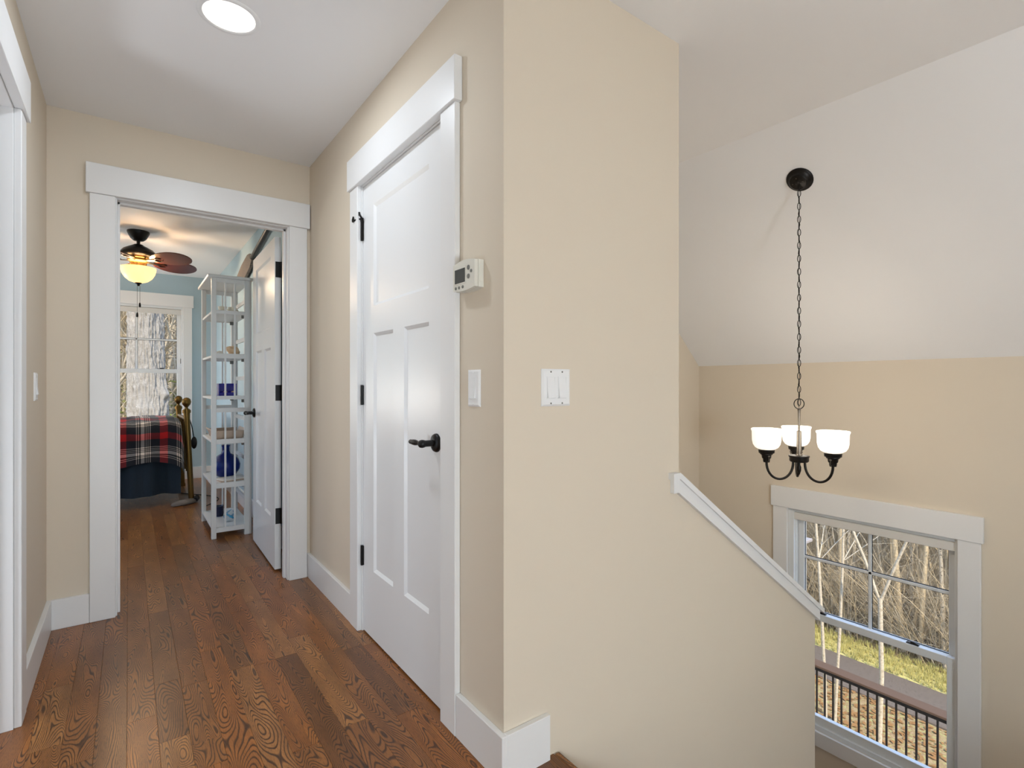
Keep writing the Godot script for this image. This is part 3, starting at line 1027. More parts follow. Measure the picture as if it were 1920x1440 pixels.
func ceiling_fan() -> void:
	var f := thing("ceiling_fan", "dark bronze ceiling fan with oval wooden blades and a lit glass bowl", "ceiling fan", Vector3(0.066, 0, -5.458))
	var st := sm()
	lathe(st, [Vector2(0, H), Vector2(0.080, H), Vector2(0.080, H - 0.014), Vector2(0.073, H - 0.03), Vector2(0.058, H - 0.06), Vector2(0.038, H - 0.078), Vector2(0.02, H - 0.082), Vector2(0, H - 0.082)], 28)
	put("canopy", st, M.bronze, f)
	st = sm(); tube(st, [Vector3(0, H - 0.08, 0), Vector3(0, 2.31, 0)], [0.013], 14); put("downrod", st, M.bronze, f)
	st = sm()
	lathe(st, [Vector2(0, 2.33), Vector2(0.03, 2.328), Vector2(0.045, 2.318), Vector2(0.07, 2.305), Vector2(0.105, 2.285), Vector2(0.124, 2.262), Vector2(0.124, 2.250), Vector2(0.112, 2.232), Vector2(0.09, 2.222), Vector2(0, 2.222)], 32)
	put("motor_housing", st, M.bronze, f)
	st = sm()
	lathe(st, [Vector2(0, 2.222), Vector2(0.088, 2.222), Vector2(0.084, 2.210), Vector2(0.074, 2.204), Vector2(0.080, 2.198), Vector2(0.080, 2.188), Vector2(0.066, 2.182), Vector2(0.060, 2.165), Vector2(0.060, 2.145), Vector2(0, 2.145)], 32)
	put("switch_housing", st, M.brass_bright, f)
	for i in 5:
		var ang := deg_to_rad(-27.0 + 72.0 * i)
		var x := Transform3D(Basis(Vector3.UP, -ang), Vector3(0, 2.195, 0)) * Transform3D(Basis(Vector3.RIGHT, deg_to_rad(-17)), Vector3.ZERO)
		st = sm()
		var poly := []
		for k in 28:
			var t := TAU * k / 28.0
			poly.append(Vector2(0.305 + 0.185 * cos(t), 0.098 * sin(t) * (1.0 + 0.18 * cos(t))))
		extrude(st, poly, -0.004, 0.004, x * Transform3D(Basis(Vector3.RIGHT, PI / 2), Vector3.ZERO))
		var bl := put("blade", st, M.blade_wood, f)
		st = sm()
		cbox(st, Vector3(0.06, -0.010, -0.014), Vector3(0.17, -0.004, 0.014), 0.002, x)
		tube(st, [x * Vector3(0.15, -0.008, 0), x * Vector3(0.19, -0.010, 0.025), x * Vector3(0.225, -0.008, 0.012)], [0.006, 0.005, 0.004], 8)
		tube(st, [x * Vector3(0.15, -0.008, 0), x * Vector3(0.19, -0.010, -0.025), x * Vector3(0.225, -0.008, -0.012)], [0.006, 0.005, 0.004], 8)
		put("blade_arm", st, M.bronze, bl)
	st = sm()
	lathe(st, [Vector2(0.118, 2.135), Vector2(0.127, 2.132), Vector2(0.126, 2.112), Vector2(0.117, 2.078), Vector2(0.098, 2.045), Vector2(0.068, 2.018), Vector2(0.03, 2.004), Vector2(0, 2.001)], 36)
	put("light_bowl", st, glow("fan_bowl_glow", Color(1.0, 0.78, 0.46), 1.6, c8(250, 236, 210)), f)
	st = sm()
	lathe(st, [Vector2(0, 2.010), Vector2(0.026, 2.006), Vector2(0.024, 1.998), Vector2(0.012, 1.990), Vector2(0.007, 1.978), Vector2(0, 1.974)], 20)
	put("finial", st, M.bronze, f)
	for c in [[-0.008, 1.730, 0.0], [0.010, 1.815, 0.004]]:
		st = sm()
		tube(st, [Vector3(c[0], 1.99, c[2]), Vector3(c[0], c[1], c[2])], [0.0016], 6)
		var ch := put("pull_chain", st, M.steel, f)
		st = sm()
		lathe(st, [Vector2(0, c[1] + 0.022), Vector2(0.005, c[1] + 0.018), Vector2(0.008, c[1] + 0.002), Vector2(0.008, c[1] - 0.016), Vector2(0, c[1] - 0.02)], 12, Transform3D(Basis.IDENTITY, Vector3(c[0], 0, c[2])))
		put("fob", st, M.bronze, ch)
	omni(f, Vector3(0, 2.10, 0), 0.42, Color(1.0, 0.88, 0.74), 0.06)

func bed() -> void:
	var b := thing("bed", "brass bed with a red and navy plaid comforter and navy skirt", "bed", Vector3(0.0, 0, 0))
	var zf := -5.90
	var zk := -6.92
	var st: SurfaceTool
	# foot posts lean slightly outwards at the floor
	for z in [zf, zk]:
		st = sm()
		var top := Vector3(0.447, 0.905, z)
		var foot := Vector3(0.489, 0.0, z)
		var pts := []
		var rad := []
		for p in [[0.0, 0.028], [0.03, 0.028], [0.035, 0.024], [0.6, 0.025], [0.9, 0.026], [0.955, 0.029], [0.958, 0.036], [0.985, 0.036], [1.0, 0.022]]:
			pts.append(foot.lerp(top, p[0])); rad.append(p[1])
		tube(st, pts, rad, 18)
		var post := put("post", st, M.brass_dark, b)
		st = sm()
		lathe(st, [Vector2(0.016, 0.0), Vector2(0.012, 0.014), Vector2(0.020, 0.026), Vector2(0.034, 0.042), Vector2(0.040, 0.066), Vector2(0.034, 0.092), Vector2(0.018, 0.106), Vector2(0, 0.110)], 22, Transform3D(Basis.IDENTITY, top))
		put("ball_finial", st, M.brass_dark, post)
	st = sm()
	tube(st, [Vector3(0.452, 0.80, zf), Vector3(0.452, 0.80, zk)], [0.016], 14)
	put("foot_rail", st, M.brass_dark, b)
	for i in 5:
		st = sm()
		var z := lerpf(zf, zk, (i + 1) / 6.0)
		tube(st, [Vector3(0.452, 0.80, z), Vector3(0.476, 0.26, z)], [0.009], 10)
		put("spindle", st, M.brass_dark, b)
	st = sm()
	cbox(st, Vector3(-1.55, 0.22, zk + 0.04), Vector3(0.40, 0.42, zf - 0.04), 0.03)
	put("box_spring", st, M.mattress, b)
	st = sm()
	cbox(st, Vector3(-1.55, 0.42, zk + 0.04), Vector3(0.41, 0.70, zf - 0.04), 0.05)
	put("mattress", st, M.mattress, b)
	# comforter: a profile across the bed swept along it, with soft folds
	st = sm()
	var n := FastNoiseLite.new()
	n.seed = 9; n.frequency = 1.6; n.fractal_octaves = 3
	var prof := []      # (z, y)
	for i in 10: prof.append(Vector2(zf + 0.055 - 0.018 * sin(i * 0.34), 0.40 + 0.030 * i))
	for i in 7:
		var a := PI / 2 * i / 6.0
		prof.append(Vector2(zf - 0.045 + 0.095 * cos(a), 0.70 + 0.095 * sin(a)))
	for i in 12: prof.append(Vector2(zf - 0.13 - 0.072 * i, 0.80 + 0.02 * sin(i * 0.5)))
	for i in 7:
		var a := PI / 2 * i / 6.0
		prof.append(Vector2(zk + 0.045 - 0.095 * sin(a), 0.70 + 0.095 * cos(a)))
	for i in 8: prof.append(Vector2(zk - 0.055, 0.68 - 0.035 * i))
	var run := [0.0]
	for i in range(1, prof.size()): run.append(run[i - 1] + (prof[i] as Vector2).distance_to(prof[i - 1]))
	var cols := 80
	var grid := []
	for c in cols + 1:
		var t := float(c) / cols
		var x := lerpf(-1.5, 0.405, t)
		var close := clampf((x - 0.30) / 0.105, 0.0, 1.0)
		var line := []
		for i in prof.size():
			var p: Vector2 = prof[i]
			var out := (1.0 if p.x > (zf + zk) / 2 else -1.0)
			var low := clampf((0.74 - p.y) / 0.3, 0.0, 1.0)
			var wz := out * low * (0.016 * sin(x * 17.0 + 0.6) + 0.024 * n.get_noise_2d(x * 2.2, p.y * 1.5))
			var wy := (1.0 - low) * 0.022 * n.get_noise_2d(x * 3.0, p.x * 3.0) - 0.03 * close * close + low * 0.012 * sin(x * 9.0)
			if low > 0.9: wy += 0.012 * sin(x * 11.0)
			line.append(Vector3(x, p.y + wy, p.x + wz - out * 0.02 * close * (1.0 - low)))
		grid.append(line)
	var norm := func(c: int, i: int) -> Vector3:
		var du: Vector3 = grid[mini(c + 1, cols)][i] - grid[maxi(c - 1, 0)][i]
		var dv: Vector3 = grid[c][mini(i + 1, prof.size() - 1)] - grid[c][maxi(i - 1, 0)]
		return dv.cross(du).normalized() * -1.0
	var S := 0.314
	for c in cols:
		for i in prof.size() - 1:
			var q := [[c, i], [c + 1, i], [c + 1, i + 1], [c, i + 1]]
			var P := []
			var N := []
			var U := []
			for k in q:
				var nn: Vector3 = norm.call(k[0], k[1])
				var pp: Vector3 = grid[k[0]][k[1]]
				if nn.dot(pp - Vector3(pp.x, 0.55, (zf + zk) / 2)) < 0: nn = -nn
				P.append(pp); N.append(nn)
				U.append(Vector2((pp.x + 0.050) / S, (run[k[1]] - 0.26) / S))
			tri(st, P[0], P[1], P[2], N[0], N[1], N[2], U[0], U[1], U[2])
			tri(st, P[0], P[2], P[3], N[0], N[2], N[3], U[0], U[2], U[3])
	# foot end of the comforter tucked down
	for i in prof.size() - 1:
		var a: Vector3 = grid[cols][i]
		var d: Vector3 = grid[cols][i + 1]
		var a2 := Vector3(0.425, minf(a.y, 0.6) - 0.06, a.z)
		var d2 := Vector3(0.425, minf(d.y, 0.6) - 0.06, d.z)
		quad(st, a, d, d2, a2, Vector3.RIGHT, Vector2(0.455 / S, (run[i] - 0.26) / S), Vector2(0.455 / S, (run[i + 1] - 0.26) / S), Vector2(0.55 / S, (run[i + 1] - 0.26) / S), Vector2(0.55 / S, (run[i] - 0.26) / S))
	put("comforter", st, M.plaid, b, "red, navy and cream plaid comforter")
	# skirt with pleats
	st = sm()
	for c in 110:
		var xa := lerpf(-1.5, 0.40, c / 110.0)
		var xb := lerpf(-1.5, 0.40, (c + 1) / 110.0)
		var fa := func(x: float) -> float: return 0.030 * sin(x * 17.0) + 0.012 * sin(x * 39.0 + 1.0)
		var za: float = zf + 0.005 + fa.call(xa)
		var zb: float = zf + 0.005 + fa.call(xb)
		var t0 := 0.46
		var b0 := 0.105
		var da := Vector3(xa, b0 + 0.006 * sin(xa * 8.0), za + 0.020 + 0.6 * (za - zf))
		var db := Vector3(xb, b0 + 0.006 * sin(xb * 8.0), zb + 0.020 + 0.6 * (zb - zf))
		var nn := Vector3(-(zb - za) / (xb - xa), 0.05, 1).normalized()
		quad(st, Vector3(xa, t0, za), Vector3(xb, t0, zb), db, da, nn)
	put("bed_skirt", st, M.navy_skirt, b, "dark navy pleated bed skirt")

func shelf_tower() -> void:
	var s := thing("shelf_tower", "tall narrow white open shelf tower with slatted ends by the bedroom door", "shelf", Vector3(0.49, 0, -4.40))
	# local: x 0..0.267, z 0..-0.66
	var W := 0.267
	var D := -0.66
	var p := 0.032
	var st: SurfaceTool
	for x in [[0.0, p], [W - 0.048, W]]:
		for z in [[0.0, -p], [D + p, D]]:
			st = sm(); cbox(st, Vector3(x[0], 0, z[0]), Vector3(x[1], 1.93, z[1]), 0.002); put("post", st, M.shelf_white, s)
	st = sm(); cbox(st, Vector3(-0.024, 1.93, 0.012), Vector3(W + 0.01, 1.952, D - 0.012), 0.003); put("top", st, M.shelf_white, s)
	var shelves := [1.672, 1.340, 1.030, 0.705, 0.388, 0.062]
	for y in shelves:
		st = sm(); cbox(st, Vector3(0.006, y, -0.006), Vector3(W - 0.006, y + 0.018, D + 0.006), 0.002); put("shelf", st, M.shelf_white, s)
	var rails := [[1.897, 1.93], [1.666, 1.692], [1.335, 1.371], [1.028, 1.056], [0.933, 0.965], [0.698, 0.733], [0.371, 0.410], [0.044, 0.080]]
	for z in [-0.009, D + 0.009]:
		for r in rails:
			st = sm(); cbox(st, Vector3(p, r[0], z - 0.008), Vector3(W - 0.048, r[1], z + 0.008), 0.001); put("rail", st, M.shelf_white, s)
		for x in [0.091, 0.154]:
			for seg in [[0.08, 0.933], [1.056, 1.897]]:
				st = sm(); cbox(st, Vector3(x - 0.006, seg[0], z - 0.006), Vector3(x + 0.006, seg[1], z + 0.006), 0.001); put("slat", st, M.shelf_white, s)
	for y in [1.80, 1.50, 1.19, 0.87, 0.56, 0.24]:
		st = sm(); cbox(st, Vector3(W - 0.016, y - 0.016, -p), Vector3(W - 0.004, y + 0.016, D + p), 0.001); put("back_rail", st, M.shelf_white, s)
	for y in shelves:
		for z in [-0.05, D + 0.05]:
			st = sm(); cbox(st, Vector3(W - 0.062, y - 0.026, z - 0.012), Vector3(W - 0.036, y, z + 0.012), 0.002); put("bracket", st, M.plastic_grey, s)
	var at := Vector3(0.49, 0, -4.40)
	# two painted cups on the top shelf
	var lab := ["small painted cup on the top shelf, nearer the open side", "small painted cup on the top shelf, nearer the wall"]
	for i in 2:
		var c := thing("painted_cup", lab[i], "cup", at + Vector3(0.108 + 0.070 * i, 1.690, -0.30), 0.0, "painted cups on the top shelf")
		st = sm()
		lathe(st, [Vector2(0, 0), Vector2(0.018, 0), Vector2(0.022, 0.02), Vector2(0.028, 0.05), Vector2(0.033, 0.066), Vector2(0.030, 0.066), Vector2(0.025, 0.045), Vector2(0.018, 0.01), Vector2(0, 0.008)], 20)
		put("bowl", st, M.ceramic, c)
		st = sm(); ball(st, Vector3(-0.004, 0.026, 0.021), Vector3(0.011, 0.013, 0.005), 8, 12); put("flower", st, M.ceramic_blue, c)
		st = sm(); tube(st, [Vector3(0.026, 0.05, 0), Vector3(0.042, 0.045, 0), Vector3(0.040, 0.025, 0), Vector3(0.024, 0.022, 0)], [0.004], 8); put("ear", st, M.ceramic, c)
	# shells
	var conch := thing("conch_shell", "tan spiral conch shell on the second shelf", "shell", at + Vector3(0.178, 1.358, -0.30), 0.5)
	st = sm()
	var prof := []
	for i in 13:
		var t := i / 12.0
		prof.append(Vector2(0.036 * sin(PI * pow(t, 0.75)) * (1.0 + 0.16 * sin(t * 26.0)) + 0.002, 0.0 + 0.13 * t))
	lathe(st, prof, 18, Transform3D(Basis(Vector3(0, 0, 1), PI / 2 - 0.35), Vector3(0.062, 0.032, 0)))
	put("whorl", st, M.shell_tan, conch)
	st = sm()
	for i in 6:
		var a := TAU * i / 6.0
		tube(st, [Vector3(0.0 + 0.01 * cos(a), 0.046, 0.02 * sin(a)), Vector3(-0.002 + 0.022 * cos(a), 0.078, 0.036 * sin(a))], [0.008, 0.001], 6)
	put("spines", st, M.shell_tan, conch)
	var sc := thing("scallop_shell", "white ribbed shells lying on the second shelf near the open side", "shell", at + Vector3(0.085, 1.358, -0.28))
	st = sm()
	lathe(st, [Vector2(0, 0), Vector2(0.034, 0), Vector2(0.038, 0.012), Vector2(0.026, 0.032), Vector2(0, 0.042)], 14, Transform3D(Basis(Vector3(0, 0, 1), 0.2), Vector3(0, 0.004, 0)), Vector2(1, 0.8))
	put("valve", st, M.shell_white, sc)
	st = sm()
	for i in 7:
		var a := -1.0 + 2.0 * i / 6.0
		tube(st, [Vector3(0, 0.046, 0.0), Vector3(0.024 * sin(a), 0.036, 0.024 * cos(a)), Vector3(0.038 * sin(a), 0.010, 0.032 * cos(a))], [0.003, 0.005, 0.004], 6)
	put("ribs", st, M.shell_white, sc)
	# cobalt square dish with shells
	var dish := thing("cobalt_dish", "square cobalt blue dish on the third shelf holding pale shells", "dish", at + Vector3(0.140, 1.048, -0.31))
	st = sm()
	var wd := 0.062
	cbox(st, Vector3(-wd, 0, -wd), Vector3(wd, 0.006, wd), 0.002)
	for k in 4:
		var x := Transform3D(Basis(Vector3.UP, k * PI / 2), Vector3.ZERO)
		if k == 0:
			cbox(st, Vector3(-wd, 0.004, wd - 0.005), Vector3(wd, 0.030, wd), 0.002, x)
		else:
			cbox(st, Vector3(-wd, 0.004, wd - 0.005), Vector3(wd, 0.100, wd), 0.002, x)
	put("body", st, M.cobalt, dish)
	for k in 4:
		st = sm(); ball(st, Vector3(-0.042 + 0.028 * k, 0.016 + 0.012 * (k % 2), 0.03), Vector3(0.017, 0.012, 0.014), 8, 10); put("shell", st, M.shell_tan if k % 2 else M.shell_white, dish)
	# tray on the middle shelf
	var tray := thing("wooden_tray", "pale wooden tray with flared ends on the middle shelf", "tray", at + Vector3(0.135, 0.723, -0.30))
	st = sm()
	cbox(st, Vector3(-0.09, 0.0, -0.16), Vector3(0.09, 0.008, 0.16), 0.002)
	for k: float in [-1.0, 1.0]:
		cbox(st, Vector3(-0.004, 0, -0.16), Vector3(0.004, 0.075, 0.16), 0.002, Transform3D(Basis(Vector3(0, 0, 1), -k * 0.45), Vector3(k * 0.088, 0.004, 0)))
		cbox(st, Vector3(-0.10, 0, -0.004), Vector3(0.10, 0.06, 0.004), 0.002, Transform3D(Basis(Vector3(1, 0, 0), k * 0.25), Vector3(0, 0.004, k * 0.158)))
	put("body", st, M.magazine, tray)
	st = sm(); cbox(st, Vector3(-0.07, 0.008, -0.12), Vector3(0.07, 0.03, 0.10), 0.002); put("papers", st, M.paper, tray)
	# vase
	var v := thing("blue_vase", "round cobalt blue glass bottle vase on the fifth shelf", "vase", at + Vector3(0.133, 0.406, -0.30))
	st = sm()
	lathe(st, [Vector2(0, 0), Vector2(0.045, 0), Vector2(0.076, 0.022), Vector2(0.100, 0.062), Vector2(0.104, 0.100), Vector2(0.090, 0.142), Vector2(0.058, 0.172), Vector2(0.034, 0.186), Vector2(0.026, 0.205), Vector2(0.026, 0.238), Vector2(0.032, 0.252), Vector2(0.028, 0.252), Vector2(0.022, 0.236), Vector2(0.022, 0.2)], 32)
	put("body", st, M.cobalt_glass, v)
	for i in 2:
		var mg := thing("magazine", ["magazine lying on the fifth shelf under the blue vase front", "white leaflet on top of the magazine by the blue vase"][i], "magazine", at + Vector3(0.150, 0.406 + 0.008 * i, -0.12 - 0.02 * i), 0.15 + 0.2 * i)
		st = sm(); cbox(st, Vector3(-0.095, 0, -0.07), Vector3(0.095, 0.008, 0.07), 0.001); put("pages", st, M.paper if i else M.magazine, mg)
	var nc := thing("navy_cup", "small navy glazed pot on the bottom shelf", "pot", at + Vector3(0.095, 0.080, -0.40))
	st = sm()
	lathe(st, [Vector2(0, 0), Vector2(0.032, 0), Vector2(0.036, 0.02), Vector2(0.036, 0.075), Vector2(0.039, 0.082), Vector2(0.034, 0.082), Vector2(0.031, 0.06), Vector2(0.028, 0.012), Vector2(0, 0.010)], 24)
	put("body", st, M.navy_glaze, nc)
	var gl := thing("glass_tumbler", "clear glass tumbler with aqua swirls on the bottom shelf", "tumbler", at + Vector3(0.142, 0.080, -0.17))
	st = sm()
	lathe(st, [Vector2(0, 0), Vector2(0.030, 0), Vector2(0.037, 0.04), Vector2(0.039, 0.095), Vector2(0.036, 0.095), Vector2(0.033, 0.04), Vector2(0.026, 0.014), Vector2(0, 0.014)], 24)
	put("body", st, M.clear_glass, gl)
	st = sm()
	for i in 3:
		var pts := []
		for k in 10:
			var a := 0.6 + i * 2.1 + k * 0.28
			pts.append(Vector3(0.0335 * cos(a), 0.02 + 0.007 * k, 0.0335 * sin(a)))
		tube(st, pts, [0.003, 0.006, 0.008, 0.009, 0.008, 0.007, 0.006, 0.005, 0.004, 0.002], 6)
	put("swirl", st, M.aqua_swirl, gl)

func paddle() -> void:
	var p := thing("wooden_paddle", "weathered wooden paddle with a dark shaft hung on the bedroom wall", "paddle", Vector3(0.842, 2.15, -5.33), -PI / 2)
	var x := Transform3D(Basis(Vector3(0, 0, 1), 0.13), Vector3.ZERO)
	var st := sm()
	extrude(st, [Vector2(-0.30, -0.055), Vector2(-0.26, 0.05), Vector2(0.0, 0.082), Vector2(0.30, 0.082), Vector2(0.40, 0.060), Vector2(0.48, 0.022), Vector2(0.48, -0.022), Vector2(0.40, -0.06), Vector2(0.2, -0.075), Vector2(-0.2, -0.08)], -0.010, 0.010, x)
	put("blade", st, M.drift_wood, p)
	st = sm()
	tube(st, [x * Vector3(0.47, 0.0, 0), x * Vector3(1.35, 0.02, 0)], [0.020, 0.017], 12)
	put("shaft", st, M.black_iron, p)

# ---- lamps, thermostat, switches
func build_fixtures() -> void:
	recessed_light(Vector3(0.286, H, -2.075), "round recessed ceiling light glowing over the hallway", 0.78)
	unseen_table_lamp(Vector3(0.35, 0, 2.1), 3.7, "on the landing behind the camera, added for fill light", LAMP_COOL)  # added fill lamp, evens out the light on walls and ceiling
	unseen_table_lamp(Vector3(-1.3, 0, -1.95), 0.72, "in the room behind the left doorway, placed to light the hall", LAMP_WHITE)  # out of view, lights the closet door and hall ceiling through the doorway
	unseen_table_lamp(Vector3(-1.85, 0, -7.0), 2.2, "beyond the bed head, added for bedroom fill light", Color(1.0, 0.97, 0.93), 0.62)  # added unseen lamp, brightens the bedroom walls and ceiling
	chandelier()
	# thermostat
	var t := thing("thermostat", "off white wall thermostat with a grey screen right of the closet door", "thermostat", Vector3(XR, 1.481, -1.401), -PI / 2)
	var st := sm()
	var poly := []
	var hw := 0.064
	var hh := 0.041
	# bowed top and bottom edges
	for i in 9: poly.append(Vector2(lerpf(-hw, hw, i / 8.0), -hh - 0.006 * sin(PI * i / 8.0)))
	for i in 9: poly.append(Vector2(lerpf(hw, -hw, i / 8.0), hh + 0.008 * sin(PI * i / 8.0)))
	var back := []
	for q in poly: back.append(Vector2(q.x * 1.03, q.y * 1.02))
	extrude(st, back, 0.0, 0.019)
	put("back_plate", st, M.plastic_ivory, t)
	st = sm()
	extrude(st, poly, 0.0195, 0.032)
	put("cover", st, M.plastic_ivory, t)
	st = sm()
	cbox(st, Vector3(-0.055, -0.024, 0.0315), Vector3(0.015, 0.030, 0.0333), 0.0006)
	put("bezel", st, M.plastic_ivory, t)
	st = sm()
	cbox(st, Vector3(-0.051, -0.020, 0.033), Vector3(0.011, 0.024, 0.0340), 0.0004)
	put("screen", st, M.screen_dark, t, "dark grey display")
	var btn := [[0.030, 0.021, 0.0075], [0.030, -0.006, 0.0075], [0.046, 0.008, 0.0052], [-0.046, -0.034, 0.0050], [-0.026, -0.034, 0.0050], [-0.004, -0.034, 0.0050]]
	for q in btn:
		st = sm()
		lathe(st, [Vector2(q[2], 0), Vector2(q[2], 0.0016), Vector2(q[2] * 0.8, 0.0024), Vector2(0, 0.0026)], 16, Transform3D(Basis(Vector3.RIGHT, PI / 2), Vector3(q[0], q[1], 0.032)))
		put("button", st, M.plastic_grey, t)
	st = sm()
	cbox(st, Vector3(0.0645, -0.026, 0.004), Vector3(0.0668, 0.034, 0.015), 0.0005)
	put("side_tab", st, M.plastic_ivory, t)
	rocker("light_switch", "single white rocker switch below the thermostat beside the closet door", Vector3(XR, 1.131, -1.386), -PI / 2, 1)
	rocker("light_switch", "white double rocker switch on the wall at the top of the stair", Vector3(1.069, 1.133, ZN), 0.0, 2)
	rocker("light_switch", "white rocker switch on the left hallway wall near the corner", Vector3(XL, 1.133, -2.86), PI / 2, 1)

func recessed_light(at: Vector3, label: String, e: float) -> void:
	var r := thing("recessed_light", label, "ceiling light", at, 0.0, "recessed ceiling lights")
	var st := sm()
	lathe(st, [Vector2(0.083, -0.002), Vector2(0.086, -0.005), Vector2(0.097, -0.004), Vector2(0.101, 0.0), Vector2(0.083, 0.0)], 40)
	put("trim_ring", st, M.plastic_white, r)
	st = sm()
	lathe(st, [Vector2(0.0835, -0.0005), Vector2(0.07, -0.0025), Vector2(0, -0.003)], 40)
	put("lens", st, glow("recessed_lens_glow", Color(1.0, 0.97, 0.93), 2.2) if not M.has("recessed_lens_glow") else M.recessed_lens_glow, r)
	var l := AreaLight3D.new()
	l.name = "lamp"
	r.add_child(l)
	l.position = Vector3(0, -0.012, 0)
	l.rotation.x = -PI / 2
	l.area_size = Vector2(0.15, 0.15)
	l.area_normalize_energy = true
	l.light_energy = e
	l.light_color = LAMP_WHITE
	l.area_range = 14.0
	l.shadow_enabled = true

# unseen globe lamp on a low table, placed out of view to light the rooms
func unseen_table_lamp(at: Vector3, e: float, where: String, c: Color, top := 0.32) -> void:
	var t := thing("unseen_side_table", "unseen low white side table " + where, "table", at)
	var st := sm()
	lathe(st, [Vector2(0, top - 0.02), Vector2(0.22, top - 0.02), Vector2(0.22, top), Vector2(0, top)], 32)
	put("table_top", st, M.trim_white, t)
	for k in 3:
		var a := TAU * k / 3.0
		st = sm(); tube(st, [Vector3(0.10 * cos(a), top - 0.02, 0.10 * sin(a)), Vector3(0.19 * cos(a), 0.0, 0.19 * sin(a))], [0.014, 0.011], 10); put("leg", st, M.trim_white, t)
	var r := thing("unseen_globe_lamp", "large unseen frosted globe lamp on the side table " + where, "lamp", at + Vector3(0, top, 0))
	st = sm()
	lathe(st, [Vector2(0, 0), Vector2(0.08, 0), Vector2(0.08, 0.012), Vector2(0.03, 0.03), Vector2(0.025, 0.08), Vector2(0, 0.08)], 28)
	put("base", st, M.bronze, r)
	st = sm()
	ball(st, Vector3(0, 0.27, 0), Vector3(0.20, 0.20, 0.20), 16, 32)
	put("globe", st, glow("unseen_globe_glow", LAMP_WHITE, 1.5) if not M.has("unseen_globe_glow") else M.unseen_globe_glow, r)
	omni(r, Vector3(0, 0.27, 0), e, c, 0.2)

